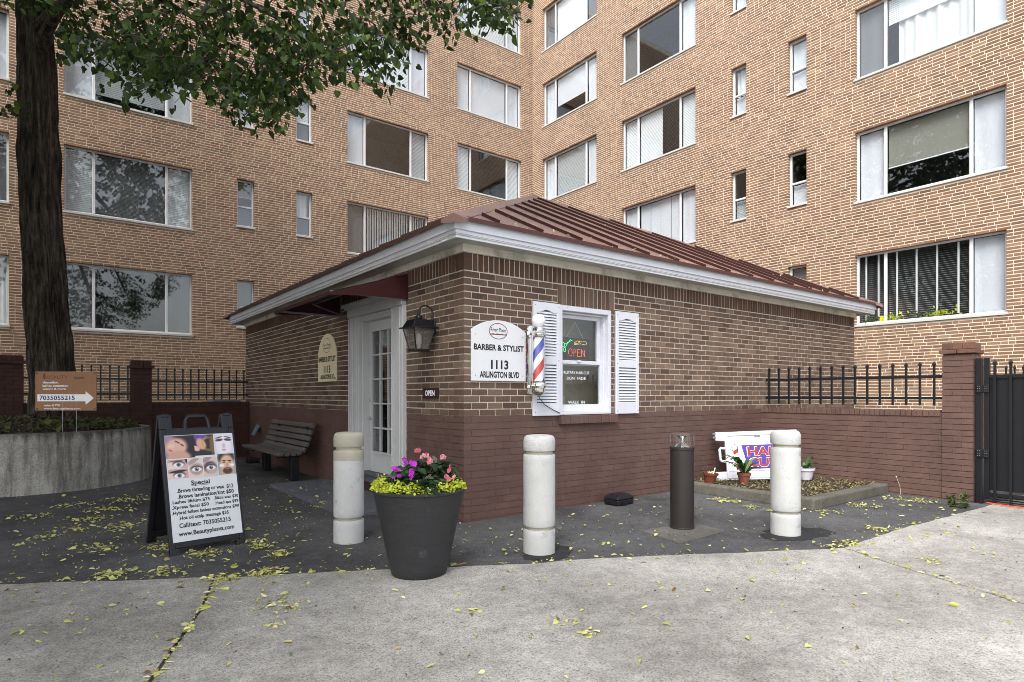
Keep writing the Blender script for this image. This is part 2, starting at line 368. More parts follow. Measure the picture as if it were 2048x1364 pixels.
# ------------------------------------------------------------------ ground
def sheet(name, poly, z, mat, thick=.12, parent=None):
    mb = MB(); n = len(poly); mb.add([(x, y, z) for x, y in poly] + [(x, y, z - thick) for x, y in poly],
        [tuple(range(n))] + [(i, i + n, (i + 1) % n + n, (i + 1) % n) for i in range(n)]); o = mb.build(name, mat, parent); return o
def ccw(p):
    a = sum(p[i][0] * p[(i + 1) % len(p)][1] - p[(i + 1) % len(p)][0] * p[i][1] for i in range(len(p))); return p if a > 0 else p[::-1]
g = MB().add([(-400, -400, -.13), (400, -400, -.13), (400, 400, -.13), (-400, 400, -.13)], [(0, 1, 2, 3)]).build('ground', MATS['concrete']); tag(g, kind='structure')
a = sheet('asphalt', [(-14, -9), (11.5, -9), (11.5, 13), (-14, 13)], -.006, MATS['asphalt'], .1); tag(a, kind='structure')
EDGE = [(-12.5, 5.2), (-7.5, 2.3), (-5.2, 1.0), (-3.749, .207), (-3.181, -.124), (-2.415, -.587), (-1.653, -.975), (-.991, -1.344), (-.475, -1.631), (.125, -1.866), (.684, -2.174), (1.213, -2.475), (1.638, -2.695), (1.909, -2.857), (2.087, -2.921), (2.605, -2.918), (3.394, -2.915), (4.159, -2.97), (5.2, -3.02), (11.4, -3.2)]
def wob(p, s): return (p[0] + random.uniform(-s, s), p[1] + random.uniform(-s, s))
def dens(pl, step, s):
    out = []
    for (x0, y0), (x1, y1) in zip(pl[:-1], pl[1:]):
        n = max(1, int(math.hypot(x1 - x0, y1 - y0) / step))
        for k in range(n):
            t = k / n; out.append(wob((x0 + (x1 - x0) * t, y0 + (y1 - y0) * t), s))
    out.append(pl[-1]); return out
ED = dens(EDGE, .12, .011)
iA = min(range(len(ED)), key=lambda i: math.hypot(ED[i][0] + 2.545, ED[i][1] + .66)); iB = min(range(len(ED)), key=lambda i: math.hypot(ED[i][0] - 2.05, ED[i][1] + 2.91))
J1 = [(-2.702, -1.161), (-3.097, -2.113), (-4.6, -5.8), (-5.8, -8.9)]
J2 = [(1.821, -3.424), (1.584, -4.068), (.3, -7.2), (-.4, -8.9)]
gp = .012
pave = bpy.data.objects.new('pavement', None); COL.objects.link(pave); tag(pave, kind='structure')
sheet('concrete_slab', ccw(ED[:iA + 1][::1] + [(x - gp, y) for x, y in J1] + [(-12.5, -8.9)]), 0.004, MATS['concrete'], .1, pave)
sheet('concrete_slab', ccw([(ED[iA][0] + gp, ED[iA][1])] + ED[iA + 1:iB] + [(ED[iB][0] - gp, ED[iB][1])] + [(x - gp * .7, y) for x, y in J2] + [(x + gp, y) for x, y in J1[::-1]]), 0.004, MATS['concrete'], .1, pave)
sheet('concrete_slab', ccw([(ED[iB][0] + gp * .5, ED[iB][1])] + ED[iB + 1:] + [(11.4, -8.9)] + [(x + gp * .7, y) for x, y in J2[::-1]]), 0.004, MATS['concrete'], .1, pave)
# tar patches round the bollards
for (cx_, cy_, r_) in ((-.1, -1.44, .22), (2.3, -2.38, .27)):
    P = []
    for k in range(28):
        t = k / 28 * 6.283; rr = r_ * (1 + .22 * math.sin(2 * t + cx_) + random.uniform(-.16, .16)); P.append((cx_ + rr * 1.25 * math.cos(t), cy_ + rr * math.sin(t)))
    P = [(x, max(y, -1.70 - .45 * (x + .3)) if cx_ < 0 else max(y, -2.62)) for x, y in P]
    tag(sheet('asphalt_patch', P, -.002, MATS['patch'], .004), kind='structure')
pd = sheet('concrete_pad', [onZ(0, 1283, 1061), onZ(0, 1360, 1087), onZ(0, 1452, 1062), onZ(0, 1385, 1044)], -.0005, MATS['worn_pad'], .05); tag(pd, kind='structure')
dp = MB().box(-.9, .98, -.01, -.012, 3.85, .04).build('door_pad', MATS['pad'], bevel=.008); tag(dp, kind='structure')

# ------------------------------------------------------------------ brickwork
def courses(x0, x1, z0, z1, c, L, holes=(), joint=.0095, header=.0, mode='run', rs=None, head=None):
    """list of bricks (xa, xb, za, zb); bricks stop at the holes (xa,xb,za,zb)"""
    out = []; n = int(round((z1 - z0) / c)); rs = rs or random.Random(3); head = head or joint
    for i in range(n):
        za = z0 + i * c; zb = za + c - joint; zm = (za + zb) / 2
        cuts = sorted([(max(h[0], x0), min(h[1], x1)) for h in holes if h[2] < zm < h[3] and h[1] > x0 and h[0] < x1])
        segs = []; cur = x0
        for a, b in cuts:
            if a > cur: segs.append((cur, a))
            cur = max(cur, b)
        if cur < x1: segs.append((cur, x1))
        off = (L / 2 if i % 2 else 0) if mode == 'run' else rs.uniform(0, L)
        for a, b in segs:
            if mode == 'run':
                k0 = math.floor((a - x0 - off) / L); xs = x0 + off + k0 * L
                while xs < b - .01:
                    xa, xb = max(xs, a), min(xs + L - head, b)
                    if xb - xa > .025: out.append((xa, xb, za, zb))
                    xs += L
            else:
                xs = a - (off if a == x0 else rs.choice((0, L / 2)))
                while xs < b - .02:
                    ln = L if rs.random() > header else L * .5
                    if xs < a and xs + ln - a < .055: xs = a
                    if b - (xs + ln) < .055: ln = b - xs + head
                    xa, xb = max(xs, a), min(xs + ln - head, b)
                    if xb - xa > .03: out.append((xa, xb, za, zb))
                    xs += ln
    return out
_unit = {}
def unit_brick(mat, jit=0, k=0):
    key = (mat.name, k)
    if key not in _unit:
        mb = MB(); mb.box(0, 0, 0, 1, 1, 1)
        if jit: mb.v = [(x + random.uniform(-jit, jit) * .25, y + random.uniform(-jit, jit), z + random.uniform(-jit, jit) * .8) for x, y, z in mb.v]
        me = bpy.data.meshes.new('brick'); me.from_pydata(mb.v, [], mb.f); me.materials.append(mat); _unit[key] = me
    return _unit[key]
def lay(bricks, M4, wallobj, owner, mats, n_single=300, depth=.09, proud=.0, jit=.0012, maxd=None, bulk_name='brickwork'):
    """bricks: list of (xa,xb,za,zb,mi[,y]). nearest ones are objects of their own, the rest one joined part"""
    C = np.array([((b[0] + b[1]) / 2, -proud, (b[2] + b[3]) / 2) for b in bricks])
    Wd = (np.array(M4.to_3x3()) @ C.T).T + np.array(M4.translation)
    pr = proj(Wd); dist = np.linalg.norm(Wd - np.array(CAMPOS), axis=1)
    vis = (pr[:, 2] > .3) & (pr[:, 0] > -10) & (pr[:, 0] < 2058) & (pr[:, 1] > -10) & (pr[:, 1] < 1374)
    order = np.argsort(np.where(vis, dist, 1e6)); single = set(order[:n_single].tolist()) if n_single else set()
    bulk = []
    for i, b in enumerate(bricks):
        y = -proud - random.uniform(0, jit) - (b[5] if len(b) > 5 else 0)
        if i in single:
            k = random.randrange(5)
            o = bpy.data.objects.new('brick', unit_brick(mats[b[4]], .018 if jit > .001 else 0, k)); COL.objects.link(o); o.parent = wallobj
            o.location = (b[0], y, b[2]); o.scale = (b[1] - b[0], depth, b[3] - b[2])
        else: bulk.append((b[0], b[1], y, y + depth, b[2], b[3], b[4]))
    return bulk
def bulk_mesh(name, bulks, mats, parent, back=False):
    """bulks: list of (Matrix, rows); one joined mesh in the parent's space"""
    Vs = []; Fs = []; mi = []; o = 0
    for M4, rows in bulks:
        if not rows: continue
        A = np.array(rows, float); n = len(A); xa, xb, ya, yb, za, zb = A[:, :6].T
        V = np.stack([np.stack(t, 1) for t in ((xa, ya, za), (xb, ya, za), (xb, yb, za), (xa, yb, za), (xa, ya, zb), (xb, ya, zb), (xb, yb, zb), (xa, yb, zb))], 1)
        V = V.reshape(-1, 3) + rng.uniform(-.0012, .0012, (n * 8, 3))
        V = (np.array(M4.to_3x3()) @ V.T).T + np.array(M4.translation)
        q = np.array([(0, 1, 5, 4), (1, 2, 6, 5), (3, 0, 4, 7), (4, 5, 6, 7), (0, 3, 2, 1)])
        Fc = (np.arange(n)[:, None, None] * 8 + q[None]).reshape(-1, 4) + o
        Vs.append(V); Fs.append(Fc); mi.append(np.repeat(A[:, 6].astype(int), 5)); o += n * 8
    if not Vs: return None
    return npmesh(name, np.concatenate(Vs), np.concatenate(Fs), mats, parent, 'stuff', np.concatenate(mi))
def holed_wall(mb, x0, x1, z0, z1, holes, y0, y1, mi=0, split=None):
    """backing wall of thickness y0..y1 made of boxes round the holes"""
    xs = sorted({x0, x1, *[max(x0, min(x1, v)) for h in holes for v in h[:2]]}); zs = sorted({z0, z1, *[max(z0, min(z1, v)) for h in holes for v in h[2:4]], *(split or ())})
    V = {}; 
    def solid(i, k):
        if i < 0 or k < 0 or i >= len(xs) - 1 or k >= len(zs) - 1: return False
        cx, cz = (xs[i] + xs[i + 1]) / 2, (zs[k] + zs[k + 1]) / 2
        return not any(h[0] < cx < h[1] and h[2] < cz < h[3] for h in holes)
    for i in range(len(xs) - 1):
        for k in range(len(zs) - 1):
            if not solid(i, k): continue
            a, b, c, d = xs[i], xs[i + 1], zs[k], zs[k + 1]; m = mi(c + .001) if callable(mi) else mi
            mb.add([(a, y0, c), (b, y0, c), (b, y0, d), (a, y0, d)], [(0, 1, 2, 3)], m); mb.add([(a, y1, c), (b, y1, c), (b, y1, d), (a, y1, d)], [(3, 2, 1, 0)], m)
            if not solid(i - 1, k): mb.add([(a, y0, c), (a, y0, d), (a, y1, d), (a, y1, c)], [(0, 1, 2, 3)], m)
            if not solid(i + 1, k): mb.add([(b, y0, c), (b, y1, c), (b, y1, d), (b, y0, d)], [(0, 1, 2, 3)], m)
            if not solid(i, k - 1): mb.add([(a, y0, c), (a, y1, c), (b, y1, c), (b, y0, c)], [(0, 1, 2, 3)], m)
            if not solid(i, k + 1): mb.add([(a, y0, d), (b, y0, d), (b, y1, d), (a, y1, d)], [(0, 1, 2, 3)], m)
def frame4(loc, rz): return Matrix.Translation(loc) @ Matrix.Rotation(rz, 4, 'Z')

# ------------------------------------------------------------------ apartment building
AU, AV, FL = 11.07, 12.442, 2.78
apt = thing('apartment_building', 'tall tan brick apartment building with two wings meeting in a corner', 'building', (0, 0, 0))
LWX0, RWX1 = -11., 7.          # left wing from U=-11; right wing to V=-7
LW = frame4((0, AV, 0), 0); RW = frame4((AU, 0, 0), R(-90))    # local x: U on the left wing, -V on the right wing
def sill(k): return 2.87 + FL * k
Lcols = {'a': (-6.93, -4.197, 0), 'b': (-3.195, -.47, 0), 'c': (.626, 1.082, 1), 'd': (2.24, 2.70, 1), 'e': (3.784, 6.601, 0), 'f': (7.739, 10.548, 0)}
Rcols = {'A': (-.867, 1.876, 0), 'B': (-2.439, -1.977, 1), 'C': (-4.019, -3.578, 1), 'D': (-7.939, -5.144, 0), 'E': (-11.847, -9.054, 0)}
Lfl = {'a': (0, 1, 2), 'b': (0, 1, 2), 'c': (0, 1, 2), 'd': (1, 2, 3), 'e': (1, 2, 3), 'f': (2, 3, 4)}
Rfl = {'A': (0, 1, 2), 'B': (0, 1, 2), 'C': (1, 2, 3), 'D': (1, 2, 3), 'E': (2, 3, 4)}
def rect(c, k): return (c[0], c[1], sill(k) + (.29 if c[2] else 0), sill(k) + 1.64)
HT = 17.0
WINS = []
for cols, fls, F4, rz, base in ((Lcols, Lfl, LW, 0, (0, AV, 0)), (Rcols, Rfl, RW, R(-90), (AU, 0, 0))):
    left = cols is Lcols
    wl = bpy.data.objects.new('wall', None)
    x0, x1 = (LWX0, AU) if left else (-AV, RWX1)
    holes = [rect(cols[c], k) for c in cols for k in fls[c]]
    mb = MB(); holed_wall(mb, x0, x1 + (.25 if left else 0), -.1, HT, [(h[0] - .003, h[1] + .003, h[2] - .003, h[3] + .003) for h in holes], .0025, .25)
    wo_ = mb.build('wall', MATS['mortar'], apt); wo_.location = base; wo_.rotation_euler = (0, 0, rz)
    br = courses(x0, x1 - (.0 if left else 0), 0., HT - .1,   .0662, .226, holes, .0175, .16, 'rand', random.Random(5 if left else 6), .0105)
    rows = [(*b, 0) for b in br]
    WINS.append((left, wo_, lay(rows, F4, wo_, apt, [MATS['apartment_brick']], 150, .1, .0, .0008), F4, holes, cols, fls))
bulk_mesh('brickwork', [(w_[3], w_[2]) for w_ in WINS], [MATS['apartment_brick']], apt)
MB().box(LWX0, AV + .26, HT + .003, AU + 12, AV + 13, HT + .3).box(AU + .26, -RWX1, HT + .003, AU + 12, AV + .255, HT + .3).build('roof', MATS['sill_stone'], apt)
MB().box(AU + .3, -RWX1, 0, AU + 12, AV, HT - .01).box(LWX0, AV + 3.2, 0, AU + 12, AV + 13, HT - .012).build('core', MATS['room'], apt) if False else None

def blind(mb, x0, x1, z0, z1, y, pitch=.045, mi=0, tilt=.012):
    z = z1; dr = pitch * .93 if tilt > .008 else tilt; tilt = .0025 if tilt > .008 else tilt * 1.6
    while z > z0 + dr:
        mb.add([(x0, y - tilt * .8, z - dr), (x1, y - tilt * .8, z - dr), (x1, y + tilt * .8, z), (x0, y + tilt * .8, z)], [(0, 1, 2, 3)], mi); z -= pitch
def wavy(mb, x0, x1, z0, z1, y, amp=.025, per=.13, mi=0, ph=0):
    n = max(4, int((x1 - x0) / per * 8)); P = [(x0 + (x1 - x0) * i / n, y + amp * math.sin(i / 8 * 6.283 + ph) + amp * .5 * math.sin(i * .37 + ph)) for i in range(n + 1)]
    mb.add([(x, yy, z0) for x, yy in P] + [(x, yy, z1) for x, yy in P], [(i, i + 1, i + n + 2, i + n + 1) for i in range(n)], mi)
def cover(win, kind, x0, x1, z0, z1, y):
    """what hangs behind one pane"""
    w_, h_ = x1 - x0, z1 - z0
    def put(fn, mat, name='blind'):
        mb = MB(); fn(mb); mb.build(name, MATS[mat], win, smooth=(name == 'curtain'))
    if kind == 'sheer': put(lambda m: wavy(m, x0, x1, z0, z1, y, .008, .3), 'sheer', 'curtain')
    elif kind == 'curtain': put(lambda m: wavy(m, x0, x1, z0, z1, y + .04, .03, .16), 'curtain', 'curtain')
    elif kind == 'curtain_part': put(lambda m: wavy(m, x0 + w_ * .12, x1, z0, z1, y + .06, .03, .2), 'curtain', 'curtain'); put(lambda m: blind(m, x0, x1, z0 + h_ * .62, z1, y), 'blind_white')
    elif kind == 'blind': put(lambda m: blind(m, x0, x1, z0, z1, y), 'blind_white')
    elif kind == 'blind_grey': put(lambda m: blind(m, x0, x1, z0, z1, y), 'blind_grey')
    elif kind == 'blind_open': put(lambda m: blind(m, x0, x1, z0, z1, y, .045, tilt=.006), 'blind_white')
    elif kind == 'blind_dark': put(lambda m: blind(m, x0, x1, z0, z1, y, .032), 'blind_dark')
    elif kind == 'blind_top': put(lambda m: blind(m, x0, x1, z0 + h_ * .12, z1, y), 'blind_grey')
    elif kind == 'blind_half': put(lambda m: blind(m, x0, x0 + w_ * .55, z0, z1, y, .04, tilt=.02), 'blind_white'); put(lambda m: blind(m, x0 + w_ * .56, x1, z0, z1, y, .04, tilt=.006), 'blind_white')
    elif kind == 'tapes':
        put(lambda m: blind(m, x0, x1, z0 + .04, z1, y, .045, tilt=.004), 'blind_white')
        n = 2 if w_ < .7 else 4
        put(lambda m: [m.box(x0 + w_ * (i + .45) / n - .018, y - .016, z0 + .04, x0 + w_ * (i + .45) / n + .018, y - .013, z1) for i in range(n)], 'tape', 'blind_tapes')
    elif kind == 'shade60': put(lambda m: m.box(x0, y, z0 + h_ * .40, x1, y + .004, z1), 'shade_olive', 'shade'); put(lambda m: m.box(x0, y - .012, z0 + h_ * .385, x1, y + .01, z0 + h_ * .40), 'blind_white', 'shade_bar')
    elif kind == 'shade': put(lambda m: m.box(x0, y, z0 + h_ * .02, x1, y + .004, z1), 'sheer', 'shade')
    elif kind == 'shade_half': put(lambda m: m.box(x0, y, z0 + h_ * .35, x1, y + .004, z1), 'sheer', 'shade')
    elif kind == 'vertical': put(lambda m: [m.add([(x0 + i * .085, y - .02, z0), (x0 + i * .085 + .07, y + .02, z0), (x0 + i * .085 + .07, y + .02, z1), (x0 + i * .085, y - .02, z1)], [(0, 1, 2, 3)]) for i in range(int(w_ / .085))], 'blind_white', 'vertical_blind')
    elif kind == 'dim': put(lambda m: wavy(m, x0, x1, z0, z1, y, .006, .3), 'blind_dark', 'curtain')
    elif kind == 'panels': put(lambda m: [m.box(x0 + w_ * i / 4 + .01, y + .01 * (i % 2), z0, x0 + w_ * (i + 1) / 4 - .005, y + .004 + .01 * (i % 2), z1) for i in range(4)], 'sheer', 'shade')
COV = {'a0': ('sheer', 'blind', 'curtain'), 'a1': ('dim', 'blind_grey', 'dim'), 'a2': ('sheer', 'blind', 'sheer'),
       'b0': ('dim', None, 'dim'), 'b1': ('blind', 'blind_dark', 'blind'), 'b2': ('sheer', 'blind_top', 'sheer'),
       'e1': ('dim', 'vertical', 'vertical'), 'e2': ('sheer', None, 'blind_grey'), 'e3': ('sheer', 'blind', 'sheer'),
       'f2': ('blind', 'blind_open', 'blind'), 'f3': ('sheer', 'shade', 'sheer'), 'f4': ('sheer', 'blind', 'sheer'),
       'A0': ('tapes', 'tapes', 'sheer'), 'A1': ('sheer', 'shade60', 'sheer'), 'A2': ('dim', 'curtain_part', 'sheer'),
       'D1': ('sheer', 'panels', 'sheer'), 'D2': ('blind', 'blind_half', 'blind'), 'D3': ('dim', None, 'sheer'),
       'E2': ('sheer', 'blind_grey', 'sheer'), 'E3': ('sheer', 'shade_half', 'sheer'), 'E4': ('dim', 'vertical', 'dim')}
NCOV = {'c0': ('dim', 'dim'), 'c1': ('shade60', 'dim'), 'c2': ('sheer', 'sheer'), 'd1': ('curtain', 'dim'), 'd2': ('blind', 'dim'), 'd3': ('sheer', 'dim'),
        'B0': ('dim', 'dim'), 'B1': (None, 'sheer'), 'B2': ('sheer', 'sheer'), 'C1': (None, 'blind_grey'), 'C2': ('curtain', 'sheer'), 'C3': ('sheer', 'sheer')}
def apt_window(wall, F4, rz, base, r, narrow, key):
    x0, x1, z0, z1 = r; yf = .10; W = x1 - x0
    mb = MB(); e = .045
    mb.box(x0, yf, z0 + .06, x0 + e, yf + .06, z1); mb.box(x1 - e, yf, z0 + .06, x1, yf + .06, z1); mb.box(x0 + e, yf + .001, z1 - e, x1 - e, yf + .059, z1); mb.box(x0 + e, yf + .001, z0 + .06, x1 - e, yf + .059, z0 + .06 + e)
    panes = []
    if narrow:
        zm = (z0 + z1) / 2 - .06; mb.box(x0 + e, yf + .002, zm - .025, x1 - e, yf + .05, zm + .025)
        panes = [(x0 + e, x1 - e, zm + .025, z1 - e), (x0 + e, x1 - e, z0 + .06 + e, zm - .025)]; cv = NCOV[key]
    else:
        s1, s2 = x0 + W * .215, x1 - W * .215
        for s_ in (s1, s2): mb.box(s_ - .03, yf + .002, z0 + .06 + e, s_ + .03, yf + .055, z1 - e)
        za, zb = z0 + .06 + e, z1 - e; panes = [(x0 + e, s1 - .03, za, zb), (s1 + .03, s2 - .03, za, zb), (s2 + .03, x1 - e, za, zb)]; cv = COV[key]
    win = mb.build('window', MATS['win_frame'], apt, bevel=.006, seg=1); win.location = base; win.rotation_euler = (0, 0, rz)
    MB().box(x0 - .02, -.035, z0 + .004, x1 + .02, yf + .06, z0 + .058).build('sill', MATS['sill_stone'], win, bevel=.006, seg=1)
    for (a, b, c, d), k in zip(panes, cv):
        MB().box(a, yf + .025, c, b, yf + .029, d).build('pane', MATS['glass'], win)
        if k: cover(win, k, a, b, c, d, yf + .11)
    ym = yf + .062
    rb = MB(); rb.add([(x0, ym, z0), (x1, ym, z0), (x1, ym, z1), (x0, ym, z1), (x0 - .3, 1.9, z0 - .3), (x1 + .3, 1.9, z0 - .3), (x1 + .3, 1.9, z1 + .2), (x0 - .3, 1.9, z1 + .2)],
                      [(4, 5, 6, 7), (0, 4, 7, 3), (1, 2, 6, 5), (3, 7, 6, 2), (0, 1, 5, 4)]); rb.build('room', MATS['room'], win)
    return win
for left, wall, _, F4, holes, cols, fls in WINS:
    rz = 0 if left else R(-90); base = (0, AV, 0) if left else (AU, 0, 0)
    for c in cols:
        for k in fls[c]:
            win = apt_window(wall, F4, rz, base, rect(cols[c], k), cols[c][2], f'{c}{k}')
            if c == 'A' and k == 0: WIN_A0 = win

# ------------------------------------------------------------------ the kiosk
KW, KD, KH, SB = 9.03, 8.92, 2.845, 2.667
kiosk = thing('barber_kiosk', 'small square brick barber shop with brown painted base and red metal hip roof', 'shop')
KC = .0735; Z0 = 1.121 - 16 * KC
KR = frame4((0, 0, 0), 0); KL = frame4((0, 0, 0), R(-90))
hR = (1.335, 2.215, 1.105, 2.412); hL = (-2.70, -1.56, -.2, 2.46)
kb = [MATS['kiosk_brick'], MATS['painted_brick'], MATS['soldier_brick']]
def kiosk_bricks(right):
    L = .2062; out = []; jn = .0125; n = 21 + 16; hole = hR if right else hL
    lint = (1.315, 2.285, 2.412, 2.652) if right else None
    for i in range(n):
        za = Z0 + i * KC; mi = 1 if i < 16 else 0; zb = za + KC - (.0075 if mi else jn); zm = (za + zb) / 2
        tall = (i % 2 == 0) == right          # this wall carries the long brick at the corner
        xs = []; x = 0. if tall else .103
        end = KW if right else KD
        while x < end - .02: xs.append((x, min(x + L - (.002 if mi else jn), end))); x += L
        for a, b in xs:
            for h in ([hole] + ([lint] if lint else [])):
                h = h if right else (-h[1], -h[0], h[2], h[3])
                if h[2] - .01 < zm < h[3] - .005:
                    if a >= h[0] and b <= h[1]: a = b = None; break
                    if a < h[0] < b: b = h[0] - .004
                    elif a < h[1] < b: a = h[1] + .004
            if a is None or b - a < .02: continue
            out.append((a, b, za, zb, mi, 0.) if right else (-b, -a, za, zb, mi, 0.))
    # soldier course under the eaves, and over the window
    x = 0.; end = KW if right else KD; sw = .0705
    while x < end - .03:
        a, b = (x, min(x + sw - jn, end)); 
        if x == 0: a, b = (0, .105) if right else (.105, .105 + sw - jn); x = .115 if right else .105 + sw
        else: x += sw
        out.append((a, b, SB, KH - .0, 2, 0.) if right else (-b, -a, SB, KH, 2, 0.))
    if right:
        k = 13; s_ = (2.283 - 1.317) / k
        for j in range(k): out.append((1.317 + j * s_, 1.317 + (j + 1) * s_ - .011, 2.418, 2.652, 0, .0))
    return out
bulks = []
far = {}
for right in (True, False):
    mb = MB(); h = hR if right else hL
    holed_wall(mb, .006 if right else -KD, KW if right else -.206, -.1, KH + .09, [(h[0] - .002, h[1] + .002, h[2] - .002, h[3] + .002)], .0035, .2, lambda z: 1 if z < 1.11 else 0, [1.117])
    wl = mb.build('wall', [MATS['kiosk_mortar'], MATS['painted_mortar']], kiosk)
    if not right: wl.rotation_euler = (0, 0, R(-90))
    far[right] = wl
    bulks.append((KR if right else KL, lay(kiosk_bricks(right), KR if right else KL, wl, kiosk, kb, 190 if right else 110, .095, 0, .0015)))
bulk_mesh('brickwork', bulks, kb, kiosk)
# the two walls out of sight, the floor and the inner lining
MB().box(KW - .2, .206, -.1, KW - .001, KD - .2, KH + .09).box(.206, KD - .2, -.1, KW - .002, KD - .003, KH + .088).build('rear_wall', MATS['kiosk_brick'], kiosk)
MB().box(.21, .21, -.05, KW - .21, KD - .21, .2).build('floor', MATS['bench_wood'], kiosk)
MB().box(.21, .21, 2.7, KW - .21, KD - .21, 2.75).build('ceiling', MATS['soffit_white'], kiosk)
MB().box(.7, .50, .2, 3.2, .54, 2.7).box(1.62, .47, 1.2, 1.72, .498, 1.62).build('partition', MATS['tan_wall'], kiosk)
# frieze, soffit, fascia
OV = .29
def strip(right, x0, x1, y0, y1, z0, z1, mb=None, mi=0):
    mb = mb or MB()
    if right: mb.box(x0, y0, z0, x1, y1, z1, mi)
    else: mb.box(y0, x0, z0, y1, x1, z1, mi)
    return mb
MB().box(-.028, -.028, KH + .002, KW + .02, 0.004, 2.935).box(-.027, .005, KH + .003, .004, KD + .02, 2.934).build('frieze', MATS['frieze_white'], kiosk, bevel=.004)
FB, FT = 2.909, 3.098
for right in (True, False):
    end = KW if right else KD
    # soffit planks
    x = -OV + .02 if right else .006
    while x < end + OV - .05:
        w_ = min(.125, end + OV - .04 - x)
        mb = MB()
        if right: mb.box(x, -OV + .015, 2.936, x + w_ - .006, .003, 2.944)
        else: mb.box(-OV + .015, x, 2.936, .003, x + w_ - .006, 2.944)
        mb.build('soffit_plank', MATS['soffit_white'], kiosk); x += .125
mb = MB()
for right in (True, False):
    end = KW if right else KD
    strip(right, -OV + (0 if right else .033), end + OV, -OV + .004, -OV + .03, FB + .082, FT, mb)
    strip(right, -OV + (.026 if right else .05), end + OV - .026, -OV + .026, -OV + .045, FB, FB + .083, mb)
mb.box(KW + OV - .03, -OV + .035, FB, KW + OV, KD + OV, FT).box(-OV + .035, KD + OV - .03, FB, KW + OV - .035, KD + OV, FT)
mb.build('fascia', MATS['fascia_white'], kiosk, bevel=.004)
MB().add([(-OV + .05, -.02, 2.952), (KW + OV - .05, -OV + .02, 2.952), (KW + OV - .05, KD + OV, 2.952), (-OV + .05, KD + OV - .05, 2.952), (-OV + .02, -OV + .02, 2.952)], [(4, 1, 2, 3)]).build('soffit', MATS['seam_metal'], kiosk)
# hip roof
PK = Vector((KW / 2 + .05, KD / 2, 5.50)); RO = OV + .03; RZ = 3.105
cor = [Vector((-RO, -RO, RZ)), Vector((KW + RO, -RO, RZ)), Vector((KW + RO, KD + RO, RZ)), Vector((-RO, KD + RO, RZ))]
rf = MB()
for i in (1, 2): rf.add([cor[i], cor[(i + 1) % 4], PK], [(0, 1, 2)])
rf.add([c - Vector((0, 0, .002)) for c in cor], [(0, 3, 2, 1)])
roof = rf.build('roof', MATS['roof_metal'], kiosk)
dm = MB()
for i in (0, 3):
    a, b = cor[i], cor[(i + 1) % 4]; d = (b - a).normalized(); n_ = Vector((d.y, -d.x, 0))
    dm.obox((a + b) / 2 + n_ * .006 + Vector((0, 0, -.012)), d, n_, (0, 0, 1), (b - a).length / 2, .006, .022)
dm.build('drip_edge', MATS['drip_metal'], roof)
def roof_face(A, B, first, step, nm):
    d = (B - A).normalized(); Lh = (B - A).length; tpk = (PK - A).dot(d); foot = A + d * tpk; up = PK - foot; H = up.length; upn = up / H
    nrm = d.cross(upn).normalized(); nrm = nrm if nrm.z > 0 else -nrm
    def top(t): return H * (t / tpk if t < tpk else (Lh - t) / (Lh - tpk))
    ts = [0.]; t = first
    while t < Lh: ts.append(t); t += step
    ts.append(Lh)
    for i in range(len(ts) - 1):
        t0, t1 = ts[i], ts[i + 1]; poly = [A + d * t0, A + d * t1]
        if t1 < Lh: poly.append(A + d * t1 + upn * top(t1))
        if t0 < tpk < t1: poly.append(PK)
        if t0 > 0: poly.append(A + d * t0 + upn * top(t0))
        k = len(poly); dz = nrm * random.uniform(-.001, .001)
        MB().add([p + dz for p in poly], [tuple(range(k))]).build('roof_panel', MATS['roof_metal'], roof)
        if 0 < i:
            h_ = top(t0); c = A + d * t0 + upn * ((h_ - .27) / 2 + .04)
            if h_ > .36: MB().obox(c + nrm * .018, d, upn, nrm,   .006, (h_ - .27) / 2, .018).build('seam', MATS['seam_metal'], roof)
roof_face(cor[0], cor[1], .57, .593, 'r')
roof_face(cor[3], cor[0], (KD + 2 * RO) - .57 - .593 * int((KD + 2 * RO - .57) / .593), .593, 'l')
for i in range(4):
    a = cor[i]; d = (PK - a).normalized(); side = d.cross(Vector((0, 0, 1))).normalized(); upv = side.cross(d).normalized()
    L_ = (PK - a).length; mb = MB(); wd = .13
    pts = []
    for s_ in (.0, L_ + .06):
        c = a + d * s_ - d * .03
        pts += [c + side * wd - upv * .07, c + side * wd - upv * .034, c + upv * .024, c - side * wd - upv * .034, c - side * wd - upv * .07]
    mb.add(pts, [(0, 1, 6, 5), (1, 2, 7, 6), (2, 3, 8, 7), (3, 4, 9, 8), (0, 4, 3, 2, 1), (5, 6, 7, 8, 9)])
    mb.build('hip_cap', MATS['roof_metal'], roof)

